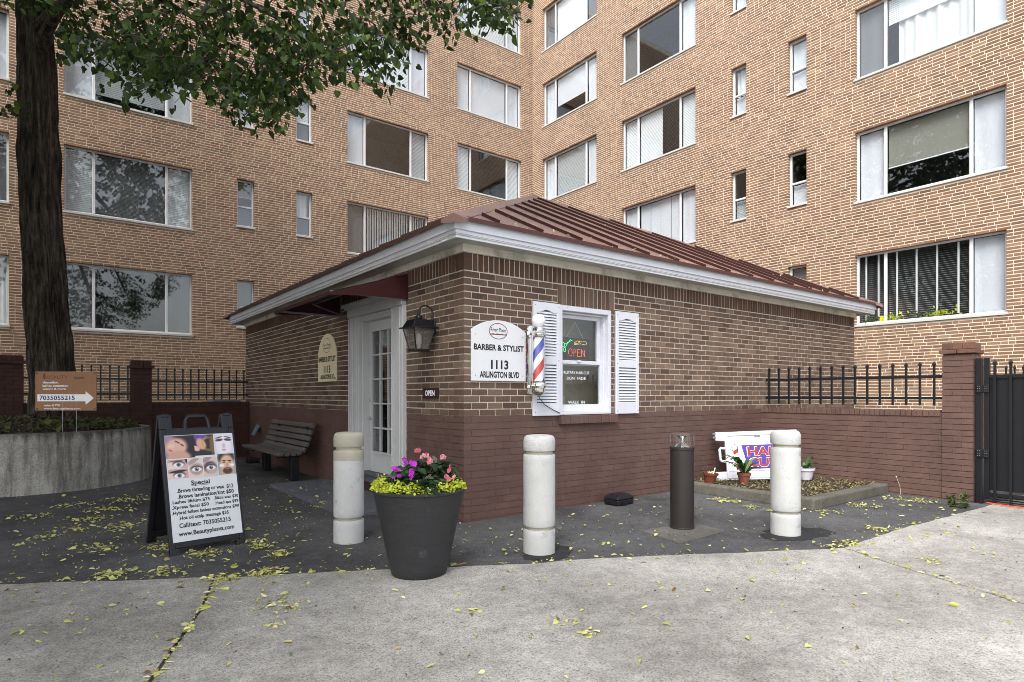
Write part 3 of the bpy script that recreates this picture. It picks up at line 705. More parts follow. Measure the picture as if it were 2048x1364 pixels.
# ---- shop window (right wall); local x = U, outward = -y
wx0, wx1, wz0, wz1 = hR
mb = MB()
ft = .05
mb.box(wx0, -.012, wz0, wx0 + ft, .16, wz1).box(wx1 - ft, -.012, wz0, wx1, .16, wz1).box(wx0 + ft, -.011, wz1 - .06, wx1 - ft, .16, wz1).box(wx0 + ft, -.03, wz0, wx1 - ft, .16, wz0 + .035)
mb.box(wx0 + ft, .05, wz0 + .036, wx0 + ft + .02, .155, wz1 - .061).box(wx1 - ft - .025, .05, wz0 + .036, wx1 - ft, .155, wz1 - .061).box(wx0 + ft + .021, .05, wz1 - .085, wx1 - ft - .026, .155, wz1 - .062)
win = mb.build('window', MATS['white_paint'], kiosk, bevel=.006)
sx0, sx1 = wx0 + ft + .021, wx1 - ft - .026; zmid = 1.735
def sash(z0, z1, y, nm, st=.05, br=.06, tr=.05):
    s_ = MB().box(sx0, y, z0, sx0 + st, y + .04, z1).box(sx1 - st, y, z0, sx1, y + .04, z1).box(sx0 + st, y + .001, z0, sx1 - st, y + .039, z0 + br).box(sx0 + st, y + .001, z1 - tr, sx1 - st, y + .039, z1).build('sash', MATS['white_paint'], win, bevel=.004)
    MB().box(sx0 + st, y + .018, z0 + br, sx1 - st, y + .022, z1 - tr).build('pane', MATS['shop_glass'], win)
sash(zmid - .03, wz1 - .086, .11, 'upper', tr=.045, br=.045); sash(wz0 + .036, zmid + .03, .065, 'lower', br=.085, tr=.045)
MB().box(sx0 + .28, .05, zmid + .01, sx0 + .34, .064, zmid + .035).build('sash_lock', MATS['white_paint'], win)
text('MILITARY HAIR CUT', win, MATS['white_print'], 1.695, 1.60, .0835, w=.45, h=.034, bold=.012)
text('SKIN  FADE', win, MATS['white_print'], 1.695, 1.53, .0835, w=.32, h=.034, bold=.012)
text('WALK  IN', win, MATS['white_print'], 1.70, 1.235, .0835, w=.28, h=.036, bold=.012)
# rowlock sill, painted
for k in range(13):
    x = 1.325 + k * .0745
    MB().box(x, -.06 - random.uniform(0, .004), .997, x + .0685, .05, 1.098).build('sill_brick', MATS['painted_brick'], kiosk, bevel=.004, seg=1)
MB().box(1.326, -.054, .999, 2.29, .04, 1.096).build('sill', MATS['painted_mortar'], kiosk)
def shutter(x0, x1, nm):
    o = MB(); z0, z1 = 1.10, 2.414; e = .052; zr = 1.745
    o.box(x0, -.032, z0, x0 + e, .0, z1).box(x1 - e, -.032, z0, x1, 0, z1).box(x0 + e, -.031, z0, x1 - e, 0, z0 + .15).box(x0 + e, -.031, zr - .05, x1 - e, 0, zr + .05)
    # cathedral top rail
    xm = (x0 + x1) / 2; P = [(x1 - e, z1), (x0 + e, z1), (x0 + e, z1 - .12)]
    for k in range(9):
        t = k / 8; P.append((x0 + e + (x1 - x0 - 2 * e) * t, z1 - .12 + .035 * max(0, math.sin(t * math.pi)) ** 3))
    o.prism(P, -.031, 0)
    sh = o.build('shutter', MATS['white_paint'], kiosk, bevel=.004, seg=1)
    for za, zb in ((z0 + .155, zr - .055), (zr + .055, z1 - .10)):
        n = int((zb - za) / .0335)
        for k in range(n):
            z = za + (zb - za) * (k + .5) / n
            MB().obox(((x0 + x1) / 2, -.016, z), (1, 0, 0), (0, .55, .83), (0, -.83, .55), (x1 - x0) / 2 - e, .0155, .003).build('slat', MATS['white_paint'], sh)
    MB().box(x0 + e, -.006, z0 + .155, x1 - e, -.002, z1 - .1).build('backing', MATS['dark_metal'], sh)
    for z in (z0 + .04, zr, z1 - .04):
        for x in (x0 + .025, x1 - .025): MB().lathe([(.006, 0), (.006, .004), (0, .005)], 8).build('screw', MATS['aluminium'], sh, loc=(x, -.032, z)).rotation_euler = (R(90), 0, 0)
shutter(.924, 1.330, 'l'); shutter(2.285, 2.722, 'r')

# ---- entrance (left wall); local x = -V, outward = -y
ent = bpy.data.objects.new('entrance', None); ent = MB()
dx0, dx1, dz0, dz1 = -2.61, -1.67, .285, 2.36
pr_ = .055
ent.box(-2.97, -pr_, .285, -2.62, .01, 2.44).box(-1.60, -pr_, .285, -1.29, .01, 2.44)
for px in (-2.93, -2.80, -2.67, -1.56, -1.35): ent.box(px - .015, -pr_ - .016, .30, px + .015, -pr_ + .001, 2.42)
ent.box(-2.62, .0, .285, -2.605, .15, 2.40).box(-1.66, .0, .285, -1.60, .15, 2.40).box(-2.604, .002, 2.36, -1.661, .15, 2.43)
ent.box(-3.0, -pr_ - .01, 2.441, -1.30, .012, 2.56).box(-3.03, -pr_ - .04, 2.561, -1.295, .011, 2.585).box(-3.07, -pr_ - .075, 2.586, -1.29, .01, 2.63)
ent.box(-2.62, -.01, 2.405, -1.60, .001, 2.44)
fr = ent.build('door_frame', MATS['door_paint'], kiosk, bevel=.006, seg=1); fr.rotation_euler = (0, 0, R(-90))
door = MB(); e = .105
door.box(dx0 + .003, .105, dz0, dx0 + e, .15, dz1).box(dx1 - e, .105, dz0, dx1 - .003, .15, dz1).box(dx0 + e, .106, dz0, dx1 - e, .149, dz0 + .27).box(dx0 + e, .106, dz1 - .13, dx1 - e, .149, dz1)
gx0, gx1, gz0, gz1 = dx0 + e, dx1 - e, dz0 + .27, dz1 - .13
for a, b, c, d in ((gx0 - .02, gx0 + .015, gz0 - .02, gz1 + .02), (gx1 - .015, gx1 + .02, gz0 - .02, gz1 + .02)): door.box(a, .092, c, b, .107, d)
door.box(gx0 + .015, .093, gz0 - .02, gx1 - .015, .107, gz0 + .015).box(gx0 + .015, .093, gz1 - .015, gx1 - .015, .107, gz1 + .02)
for k in (1, 2): x = gx0 + (gx1 - gx0) * k / 3; door.box(x - .011, .1, gz0 + .015, x + .011, .14, gz1 - .015)
for k in range(1, 5): z = gz0 + (gz1 - gz0) * k / 5; door.box(gx0 + .015, .101, z - .011, gx1 - .015, .139, z + .011)
dr = door.build('door', MATS['door_paint'], kiosk, bevel=.003, seg=1); dr.rotation_euler = (0, 0, R(-90))
for i in range(3):
    for k in range(5):
        xa = gx0 + (gx1 - gx0) * i / 3; za = gz0 + (gz1 - gz0) * k / 5
        MB().box(xa + .012, .118, za + .012, xa + (gx1 - gx0) / 3 - .012, .121, za + (gz1 - gz0) / 5 - .012).build('pane', MATS['shop_glass'], dr)
hd = MB().lathe([(.03, 0), (.03, .008), (.012, .012), (.011, .045), (.014, .05)], 16).build('handle', MATS['chrome'], dr, smooth=True, loc=(dx0 + .05, .105, 1.02)); hd.rotation_euler = (R(90), 0, 0)
MB().tube([(dx0 + .05, .06, 1.02), (dx0 + .11, .055, 1.018), (dx0 + .16, .06, 1.01)], [.010, .009, .006], 8).build('lever', MATS['chrome'], dr, smooth=True)
hd = MB().lathe([(.032, 0), (.03, .012), (.018, .018), (0, .019)], 16).build('deadbolt', MATS['chrome'], dr, smooth=True, loc=(dx0 + .05, .105, 1.27)); hd.rotation_euler = (R(90), 0, 0)
st = MB().box(-2.98, -.02, .155, -1.29, .14, .262).box(-3.0, -.06, .263, -1.27, .16, .284).build('threshold', MATS['pad'], kiosk, bevel=.006); st.rotation_euler = (0, 0, R(-90))
MB().box(-2.96, -.008, .035, -1.30, .13, .154).build('riser', MATS['dark_mortar'], kiosk).rotation_euler = (0, 0, R(-90))
MB().box(.8, 1.2, .2, .85, 3.2, 2.4).build('counter_screen', MATS['room'], kiosk)

# ------------------------------------------------------------------ awning over the door (local x=-V)
aw = thing('door_awning', 'dark red fabric awning on a metal frame over the shop door', 'awning', (0, 0, 0), R(-90))
xa, xb, yt = -3.37, -1.25, -.97
zt, zw = 2.485, 2.815
MB().add([(xa, 0, zw), (xb, 0, zw), (xb, yt, zt + .02), (xa, yt, zt + .02), (xa, 0, zw - .006), (xb, 0, zw - .006), (xb, yt, zt + .014), (xa, yt, zt + .014)], [(0, 3, 2, 1), (4, 5, 6, 7), (2, 3, 7, 6)]).build('canopy', MATS['awning_red'], aw)
for x in (xa, xb): MB().prism([(0, zw - .004), (yt, zt + .012), (yt, zt - .02), (-.45, 2.502), (0, 2.51)], x - .004, x + .004, plane='yz').build('side_panel', MATS['awning_red'], aw)
MB().box(xa + .01, yt - .004, zt - .022, xb - .01, yt + .002, zt + .022).build('valance', MATS['awning_red'], aw)
for x in (xa + .03, xb - .03):
    MB().box(x - .0125, yt + .01, 2.495, x + .0125, -.005, 2.52).build('side_rail', MATS['aluminium'], aw)
    MB().tube([(x, -.02, 2.53), (x, -.45, 2.655)], .012, 6).build('brace', MATS['aluminium'], aw)
    MB().box(x - .0125, -.03, 2.5, x + .0125, -.006, 2.8).build('upright', MATS['aluminium'], aw)
MB().tube([(xa + .03, -.42, 2.66), (xb - .03, -.42, 2.66)], .012, 6).build('cross_bar', MATS['aluminium'], aw)
MB().tube([(xa + .03, yt + .02, 2.50), (xb - .03, yt + .02, 2.50)], .012, 6).build('front_bar', MATS['aluminium'], aw)
MB().box(xa + .03, -.034, 2.49, xb - .03, -.007, 2.512).build('wall_bar', MATS['aluminium'], aw)

# ------------------------------------------------------------------ signs on the walls
def arch_sign(name, label, loc, rz, W, H, sh, mat, ell, group=None):
    t = thing(name, label, 'sign', loc, rz, group)
    n = 20; P = [(0, 0), (W, 0), (W, H - sh)]
    R_ = (W * W / 4 + sh * sh) / (2 * sh) if sh < W / 2 else W / 2
    if sh < W / 2 - .01:
        cz = H - R_; a0 = math.asin(W / 2 / R_); P += [(W / 2 + R_ * math.sin(a0 - 2 * a0 * k / n), cz + R_ * math.cos(a0 - 2 * a0 * k / n)) for k in range(n + 1)]
    else: P += [(W / 2 + W / 2 * math.cos(math.pi * k / n), H - W / 2 + W / 2 * math.sin(math.pi * k / n)) for k in range(n + 1)]
    P.append((0, H - sh)); Q = []
    for p in P:
        if not Q or math.hypot(p[0] - Q[-1][0], p[1] - Q[-1][1]) > 1e-4: Q.append(p)
    MB().prism(Q, -.022, -.004).build('board', mat, t, bevel=.003, seg=1)
    cx_, cz_, rx, rz_ = ell
    e = MB(); N = 48
    for k in range(N):
        a, b = k / N * 6.2832, (k + 1) / N * 6.2832
        e.add([(cx_ + rx * math.cos(a), -.0232, cz_ + rz_ * math.sin(a)), (cx_ + rx * math.cos(b), -.0232, cz_ + rz_ * math.sin(b)), (cx_ + (rx - .007) * math.cos(b), -.0232, cz_ + (rz_ - .007) * math.sin(b)), (cx_ + (rx - .007) * math.cos(a), -.0232, cz_ + (rz_ - .007) * math.sin(a))], [(0, 1, 2, 3)])
    zw_ = cz_ - rz_ * .32; hw = rx * math.sqrt(1 - .32 ** 2) * .98; Nw = 44
    up = [(cx_ - hw + 2 * hw * k / Nw, zw_ + .006 * math.cos(k * 1.9)) for k in range(Nw + 1)]; dn = [(x, zw_ - .012) for x, z in up]
    e.add([(x, -.0231, z) for x, z in up] + [(x, -.0231, z) for x, z in dn], [(k, k + Nw + 1, k + Nw + 2, k + 1) for k in range(Nw)])
    e.build('emblem', MATS['ink_red'], t)
    return t
s1 = arch_sign('wall_sign', 'white arched board lettered Barber and Stylist beside the barber pole', (.082, 0, 1.493), 0, .735, .665, .115, MATS['sign_white'], (.35, .545, .125, .088))
text('River Place', s1, MATS['ink'], .35, .540, -.0234, w=.205, h=.042, bold=.012)
text('BARBER & STYLIST', s1, MATS['ink'], .367, .335, -.0234, w=.675, h=.06, bold=.034)
text('1113', s1, MATS['ink'], .37, .135, -.0234, w=.235, h=.09, bold=.036)
text('ARLINGTON BLVD', s1, MATS['ink'], .372, .040, -.0234, w=.535, h=.062, bold=.034)
for x, z in ((.05, .06), (.69, .06), (.05, .5), (.69, .5)): MB().lathe([(.006, 0), (.005, .003), (0, .004)], 8).build('screw', MATS['aluminium'], s1, loc=(x, -.022, z)).rotation_euler = (R(90), 0, 0)
s2 = arch_sign('wall_sign', 'cream round topped board lettered Barber and Stylist between bench and shop door', (0, 4.296, 1.55), R(-90), .785, .75, .30, MATS['sign_cream'], (.38, .565, .17, .115))
text('River Place', s2, MATS['ink'], .38, .555, -.0234, w=.28, h=.045)
text('BARBER & STYLIST', s2, MATS['ink'], .39, .315, -.0234, w=.72, h=.075, bold=.036)
text('1113', s2, MATS['ink'], .40, .14, -.0234, w=.28, h=.105, bold=.038)
text('ARLINGTON BLVD', s2, MATS['ink'], .40, .045, -.0234, w=.58, h=.065, bold=.036)
MB().lathe([(.02, 0), (.018, .004), (0, .005)], 12).build('screw', MATS['ink'], s2, loc=(.73, -.022, .05)).rotation_euler = (R(90), 0, 0)
pl = thing('open_plaque', 'small dark red plaque reading OPEN under the lantern', 'sign', (0, .855, 1.305), R(-90))
MB().box(0, -.02, 0, .345, -.002, .115).build('board', MATS['plaque'], pl, bevel=.004)
text('OPEN', pl, MATS['white_print'], .172, .03, -.0214, w=.22, h=.058, bold=.034)

# ------------------------------------------------------------------ lantern
def lantern():
    t = thing('wall_lantern', 'black four sided coach lantern on a curled wall arm by the shop door', 'lantern', (0, .63, 1.83), R(-90))
    cx_, cy_ = 0., -.19
    MB().box(-.055, -.03, .20, .055, 0, .36).build('back_plate', MATS['dark_metal'], t, bevel=.012)
    P = []
    for k in range(15): a = R(-20 + 215 * k / 14); P.append((0, -.10 - .095 * math.cos(math.pi - a) * -1 if False else -.105 + .09 * math.cos(a), .43 + .085 * math.sin(a)))
    MB().tube([(0, -.015, .28), (0, -.02, .38)] + P, .009, 8).build('arm', MATS['dark_metal'], t, smooth=True)
    prof = [(.0, .46), (.012, .455), (.02, .43), (.014, .41), (.035, .395), (.04, .37), (.025, .36)]
    MB().lathe(prof[::-1], 16, (cx_, cy_, 0)).build('finial', MATS['dark_metal'], t, smooth=True)
    def fr4(r, z): return [(cx_ + r * sx, cy_ + r * sy, z) for sx, sy in ((-1, -1), (1, -1), (1, 1), (-1, 1))]
    lv = [(.045, .36), (.10, .345), (.135, .27), (.165, .265), (.165, .25), (.12, .248)]
    m = MB(); V = []; Fs = []
    for r, z in lv: V += fr4(r, z)
    for i in range(len(lv) - 1):
        for k in range(4): Fs.append((i * 4 + k, (i + 1) * 4 + k, (i + 1) * 4 + (k + 1) % 4, i * 4 + (k + 1) % 4))
    m.add(V, Fs + [(0, 1, 2, 3), (20, 23, 22, 21)]); m.build('hood', MATS['dark_metal'], t, bevel=.003, seg=1)
    a, b = fr4(.128, .25), fr4(.078, .02)
    for k in range(4):
        MB().tube([a[k], b[k]], .008, 6).build('corner_bar', MATS['dark_metal'], t)
        MB().add([a[k], a[(k + 1) % 4], b[(k + 1) % 4], b[k]], [(0, 1, 2, 3)]).build('pane', MATS['lantern_glass'], t)
    MB().box(cx_ - .092, cy_ - .092, -.005, cx_ + .092, cy_ + .092, .022).build('base', MATS['dark_metal'], t, bevel=.006)
    MB().lathe([(.015, .02), (.02, .05), (.022, .07)], 12, (cx_, cy_, 0)).build('bulb_socket', MATS['sign_cream'], t)
    MB().lathe([(.022, .07), (.034, .09), (.034, .16), (.026, .19), (0, .2)], 14, (cx_, cy_, 0)).build('bulb', MATS['lantern_bulb'], t, smooth=True)
lantern()

# ------------------------------------------------------------------ barber pole
bp_ = thing('barber_pole', 'chrome barber pole with red white and blue stripes and a white globe', 'barber pole', (.895, -.15, 1.33))
N, K = 36, 60; z0_, z1_ = .165, .655; r_ = .062
m = MB(); tw = 2 * math.pi * 1.0
for i in range(K + 1):
    z = z0_ + (z1_ - z0_) * i / K
    for k in range(N): a = 2 * math.pi * k / N + tw * i / K * 1.05; m.v.append((r_ * math.cos(a), r_ * math.sin(a), z))
for i in range(K):
    for k in range(N):
        m.f.append((i * N + k, i * N + (k + 1) % N, (i + 1) * N + (k + 1) % N, (i + 1) * N + k)); s_ = (k * 4 // N); m.mi.append((0, 1, 0, 2)[s_])
m.build('striped_cylinder', [MATS['stripe_white'], MATS['stripe_red'], MATS['stripe_blue']], bp_, smooth=True)
MB().lathe([(.078, .155), (.078, .665)], 32).build('tube', MATS['clear_plastic'], bp_, smooth=True)
MB().lathe([(.0, 0.0), (.04, .005), (.066, .03), (.072, .05), (.072, .085), (.09, .09), (.094, .115), (.086, .125), (.082, .15), (.088, .165), (.0, .166)], 32).build('bottom_cap', MATS['chrome'], bp_, smooth=True)
MB().lathe([(.0, .66), (.084, .662), (.088, .675), (.072, .685), (.07, .70), (.096, .705), (.098, .725), (.084, .732), (.064, .738), (.06, .765), (.045, .77), (0, .771)], 32).build('top_cap', MATS['chrome'], bp_, smooth=True)
MB().lathe([(.03, .765)] + [(.078 * math.sin(R(a)), .845 - .078 * math.cos(R(a))) for a in range(24, 180, 12)] + [(0, .923)], 28).build('globe', MATS['globe'], bp_, smooth=True)
for z in (.105, .715): MB().box(-.03, .05, z - .022, .03, .148, z + .022).build('bracket', MATS['chrome'], bp_, bevel=.008)
for s_ in (-1, 1): MB().tube([(s_ * .088, 0, .1), (s_ * .088, 0, .72)], .004, 6).build('rod', MATS['chrome'], bp_)
MB().box(-.05, .138, .02, .05, .149, .80).build('wall_plate', MATS['chrome'], bp_)
MB().tube([(0, 0, .004), (.07, .06, -.03), (.18, .10, -.10), (.30, .1, -.16), (.42, .11, -.2), (.44, .14, -.20)], .005, 6).build('cord', MATS['black_plastic'], bp_, smooth=True)

# ------------------------------------------------------------------ LED sign inside the window
led = thing('led_sign', 'lit LED sign with green scissors, comb and red OPEN inside the shop window', 'sign', (1.555, .21, 1.80))
MB().box(0, 0, 0, .49, .02, .26).build('panel', MATS['ink'], led)
emis('led_green', (.05, 1, .25), 2.2); emis('led_red', (1, .10, .05), 2.2); emis('led_amber', (1, .55, .08), 1.8)
def dots(paths, mat, name, step=.0125, r=.003):
    m = MB()
    for pts in paths:
        acc = 0
        for (x0, z0), (x1, z1) in zip(pts[:-1], pts[1:]):
            d = math.hypot(x1 - x0, z1 - z0); n = max(1, int(round(d / step)))
            for k in range(n):
                x, z = x0 + (x1 - x0) * k / n, z0 + (z1 - z0) * k / n
                m.add([(x + r * math.cos(t), -.003, z + r * math.sin(t)) for t in (0, 1.05, 2.09, 3.14, 4.19, 5.24)], [(0, 1, 2, 3, 4, 5)])
    m.build(name, mat, led)
def circ(cx, cz, rx, rz, n=14): return [(cx + rx * math.cos(6.2832 * k / n), cz + rz * math.sin(6.2832 * k / n)) for k in range(n + 1)]
dots([circ(.155, .075, .032, .045), [(.205, .03), (.205, .118), (.235, .118), (.248, .098), (.235, .075), (.205, .075)], [(.325, .03), (.275, .03), (.275, .118), (.325, .118)], [(.275, .075), (.318, .075)], [(.35, .03), (.35, .118), (.4, .03), (.4, .118)]], MATS['led_red'], 'open_letters')
dots([circ(.04, .165, .02, .025), circ(.06, .105, .016, .028), [(.055, .17), (.12, .20), (.20, .235)], [(.065, .13), (.11, .185), (.17, .245)]], MATS['led_green'], 'scissors')
dots([[(.23, .20), (.27, .225), (.33, .215), (.42, .22), (.44, .20), (.42, .18), (.33, .19), (.23, .175), (.23, .20)], [(.24, .188), (.32, .205)]], MATS['led_amber'], 'comb')
for s_ in (.1, .39): MB().tube([(s_, .01, .26), (.245, .01, .46)], .0015, 4).build('string', MATS['white_print'], led)

# ------------------------------------------------------------------ right garden wall, fence, pillar, gate
U5 = 5.706
G4 = frame4((U5, 0, 0), R(-90))
gw = thing('garden_wall', 'low brown painted brick wall with a capped pillar right of the shop', 'wall')
wb = MB().box(.004, .006, -.15, 2.52, .24, 1.125).build('wall', MATS['painted_mortar'], gw); wb.location = (U5, 0, 0); wb.rotation_euler = (0, 0, R(-90))
rows = [(*b, 0) for b in courses(.004, 2.515, Z0 - KC, 1.06, .0735, .2062, (), .007, head=.0012)]
x = .004
while x < 2.48: rows.append((x, min(x + .06, 2.515), 1.065, 1.14, 0, .004)); x += .0655
bk = lay(rows, G4, wb, gw, [MATS['painted_brick']], 250, .1, 0, .005)
bulk_mesh('brickwork', [(G4, bk)], [MATS['painted_brick']], gw)
MB().box(.006, .102, 1.10, 2.514, .238, 1.139).build('coping', MATS['painted_mortar'], gw).matrix_local = G4
pw = .33
pm = MB().box(2.526, -.008, -.15, 2.84, .30, 1.86).build('pillar', MATS['painted_mortar'], gw); pm.location = (U5, 0, 0); pm.rotation_euler = (0, 0, R(-90))
n = 27
for i in range(n):
    z = Z0 - KC + i * .0735; a, b = (2.518, 2.73) if i % 2 else (2.518, 2.63)
    for xa_, xb_ in ((a, b - .0015), (b, 2.846)):
        o = bpy.data.objects.new('brick', unit_brick(MATS['painted_brick'], .03, i % 5)); COL.objects.link(o); o.parent = pm; o.location = (xa_, -.018 - random.uniform(0, .004), z); o.scale = (xb_ - xa_, .10, .066)
    o = bpy.data.objects.new('brick', unit_brick(MATS['cap_brick'], .03, i % 5)); COL.objects.link(o); o.parent = pm; o.location = (2.74, .086, z); o.scale = (.106, .21, .063)
for k in range(2):
    MB().box(2.49 + k * .195, -.05, 1.868, 2.49 + k * .195 + .187, .33, 1.915).build('cap_brick', MATS['cap_brick'], pm, bevel=.004, seg=1)
for k in range(3):
    MB().box(2.515 + k * .112, -.02, 1.922, 2.515 + k * .112 + .104, .305, 2.005).build('cap_brick', MATS['cap_brick'], pm, bevel=.004, seg=1)
MB().box(2.52, -.015, 1.865, 2.84, .30, 2.0).build('cap_mortar', MATS['painted_mortar'], pm)
def picket(mb, x, y, z0, z1, s=.0125):
    mb.box(x - s, y - s, z0, x + s, y + s, z1)
    mb.add([(x - s * 1.5, y - s * 1.5, z1), (x + s * 1.5, y - s * 1.5, z1), (x + s * 1.5, y + s * 1.5, z1), (x - s * 1.5, y + s * 1.5, z1),
            (x - s * 1.5, y - s * 1.5, z1 + .02), (x + s * 1.5, y - s * 1.5, z1 + .02), (x + s * 1.5, y + s * 1.5, z1 + .02), (x - s * 1.5, y + s * 1.5, z1 + .02), (x, y, z1 + .058)],
           [(0, 3, 2, 1), (0, 1, 5, 4), (1, 2, 6, 5), (2, 3, 7, 6), (3, 0, 4, 7), (4, 5, 8), (5, 6, 8), (6, 7, 8), (7, 4, 8)])
def fence(name, label, loc, rz, xs, x0, x1, z0, rails, ztop, y=.12, group=None):
    t = thing(name, label, 'fence', loc, rz, group)
    for z in rails: MB().box(x0, y - .014, z - .019, x1, y + .014, z + .019).build('rail', MATS['black_metal'], t)
    for x in xs:
        m = MB(); picket(m, x, y, z0, ztop - .058); m.build('picket', MATS['black_metal'], t)
    return t
fence('iron_fence', 'black spiked iron fence on the painted wall right of the shop', (U5, 0, 0), R(-90), [.075 + .165 * k for k in range(15)], .02, 2.515, 1.20, (1.30, 1.585), 1.79)
# gate
gt = thing('metal_gate', 'black sheet metal gate with spiked bars at the right edge', 'gate', (U5, 0, 0), R(-90))
MB().box(2.86, .02, -.1, 2.93, .09, 1.80).build('post', MATS['black_metal'], gt, bevel=.005)
MB().box(2.945, .03, .06, 3.00, .085, 1.80).build('stile', MATS['black_metal'], gt, bevel=.004)
MB().box(3.0, .055, .17, 4.6, .062, 1.55).build('sheet', MATS['black_metal'], gt)
for z in (1.57, .12): MB().box(3.0, .03, z - .022, 4.6, .08, z + .022).build('rail', MATS['black_metal'], gt, bevel=.003, seg=1)
for k in range(10):
    m = MB(); picket(m, 3.06 + .155 * k, .015, .0, 1.72, .013); m.build('bar', MATS['black_metal'], gt)
for k in range(18):
    m = MB(); picket(m, 3.10 + .085 * k, .30, 1.3, 1.66, .008); m.build('rear_picket', MATS['black_metal'], gt)
for z in (.62, 1.42):
    MB().box(2.875, -.006, z - .05, 3.005, .02, z + .05).build('hinge', MATS['black_metal'], gt, bevel=.006)
    for x in (2.89, 2.91, 2.965, 2.985):
        for dz in (-.03, 0, .03): MB().lathe([(.005, 0), (.004, .004), (0, .005)], 6).build('bolt', MATS['aluminium'], gt, loc=(x, -.006, z + dz)).rotation_euler = (R(90), 0, 0)
for k in range(4): MB().box(3.0, .06 + .02 * k, .0 + .025 * k, 4.6, .075 + .02 * k, .012 + .025 * k).build('louvre', MATS['black_metal'], gt)
gp2 = thing('brick_pillar', 'capped brick pillar half hidden behind the black gate', 'pillar', (6.72, -3.64, 0), R(-90))
MB().box(0, 0, -.1, .36, .36, 1.9).build('shaft', MATS['painted_brick'], gp2)
for k in range(2): MB().box(-.03 + .215 * k, -.03, 1.903, .18 + .215 * k, .39, 1.965).build('cap_brick', MATS['cap_brick'], gp2, bevel=.004, seg=1)
for k in range(3): MB().box(.0 + .125 * k, .0, 1.97, .115 + .125 * k, .36, 2.06).build('cap_brick', MATS['cap_brick'], gp2, bevel=.004, seg=1)
oc = MB().tube([(5.62, -3.0, .03), (5.60, -3.2, .022), (5.64, -3.5, .02), (5.60, -3.9, .02), (5.55, -4.4, .02)], .008, 8).build('extension_cord', MATS['orange_cord'], smooth=True); tag(oc, 'orange extension cord lying along the foot of the black gate', 'cord')

# ------------------------------------------------------------------ left garden wall
VL = 8.588
lw = thing('garden_wall', 'dark brown brick wall with two pillars behind the round tree planter', 'wall')
L4 = frame4((0, VL, 0), 0)
lb = MB().box(-8, .006, -.1, -.004, .24, 1.185).build('wall', MATS['dark_mortar'], lw); lb.location = (0, VL, 0)
rows = [(*b, 0) for b in courses(-8, -.004, -.02, 1.11, .0735, .2062, (), .0105)]
x = -8.
while x < -.02: rows.append((x, min(x + .06, -.004), 1.115, 1.195, 0, .004)); x += .0705
for (pa, pb, zt_) in ((-4.20, -3.84, 1.90), (-2.20, -1.85, 1.87)):
    i = 0; z = -.02
    while z < zt_ - .05:
        o_ = .06; mid = pa + (.23 if i % 2 else .12)
        rows += [(pa, mid - .01, z, z + .063, 0, o_), (mid, pb, z, z + .063, 0, o_)]; z += .0735; i += 1
    rows += [(pa - .04, pa + .2, zt_, zt_ + .055, 0, .11), (pa + .21, pb + .04, zt_, zt_ + .055, 0, .11)] + [(pa + .07 * k, pa + .07 * k + .062, zt_ + .062, zt_ + .15, 0, .07) for k in range(5)]
    MB().box(pa + .004, -.05, 0, pb - .004, .3, zt_ + .14).build('pillar_core', MATS['dark_mortar'], lb)
bk = lay(rows, L4, lb, lw, [MATS['dark_wall_brick']], 60, .1, 0, .004)
bulk_mesh('brickwork', [(L4, bk)], [MATS['dark_wall_brick']], lw)
fence('iron_fence', 'black spiked iron fence between the dark pillar and the shop corner', (0, VL, 0), 0, [-1.72 + .148 * k for k in range(12)], -1.85, -.01, 1.24, (1.345, 1.62), 1.90)
fence('iron_fence', 'black spiked iron fence behind the tree trunk between two dark pillars', (0, VL, 0), 0, [-3.72 + .148 * k for k in range(11)], -3.84, -2.20, 1.24, (1.365, 1.655), 1.93)
bn = thing('grey_bin', 'low grey bin just behind the left iron fence', 'bin', (-.36, VL + .75, 0))
MB().prism([(-.22, 0), (.22, 0), (.26, 1.18), (-.26, 1.18)], -.25, .25).build('body', MATS['bin_grey'], bn, bevel=.02)
MB().box(-.29, -.28, 1.182, .29, .28, 1.235).build('lid', MATS['bin_grey'], bn, bevel=.02)

# ------------------------------------------------------------------ bollards
def bollard(label, x, y, seed, stain=False):
    t = thing('bollard', label, 'bollard', (x, y, 0), 0, 'white concrete bollards in front of the shop')
    r = .137; ph = seed
    wb_ = lambda a, z: .006 * math.sin(3 * a + ph) * math.sin(9 * z + ph) + .003 * math.sin(11 * a + 17 * z)
    fine = lambda zs: [(r, z) for z in zs]
    MB().lathe([(r * .99, -.05)] + fine([0, .04, .08, .12, .16, .185]) + [(r * .97, .197), (r * .83, .2)], 40, wob=wb_).build('base_ring', MATS['bollard_paint'], t, smooth=True)
    MB().lathe([(r * .83, .195), (r * .83, .225)], 40).build('groove', MATS['groove'], t, smooth=True)
    MB().lathe([(r * .83, .222), (r * .97, .228), (r, .24)] + fine([.3, .4, .5, .6, .7]) + [(r, .745)], 40, wob=wb_).build('shaft', MATS['bollard_paint'], t, smooth=True)
    MB().lathe(fine([.745, .79, .825]) + [(r * .97, .835), (r * .83, .838)], 40, wob=wb_).build('shaft_band', MATS['bollard_stain' if stain else 'bollard_paint'], t, smooth=True)
    MB().lathe([(r * .83, .832), (r * .83, .87)], 40).build('groove', MATS['groove'], t, smooth=True)
    MB().lathe([(r * .83, .866), (r * .97, .868), (r, .88), (r, .94), (r * .985, .962), (r * .93, .982), (r * .82, .995), (r * .6, 1.0), (0, 1.003)], 40, wob=wb_).build('cap', MATS['bollard_stain' if stain else 'bollard_paint'], t, smooth=True)
def basepos(px, py_front, r=.137):
    x, y = onZ(0, px, py_front); d = Vector((UY, UX)); return x + d.x * r, y + d.y * r
bollard('white concrete bollard with a yellowed cap in front of the shop door', *basepos(689.5, 1088), 1., True)
bollard('white concrete bollard in the middle, left of the dark bollard light', *basepos(1080, 1111), 2.2)
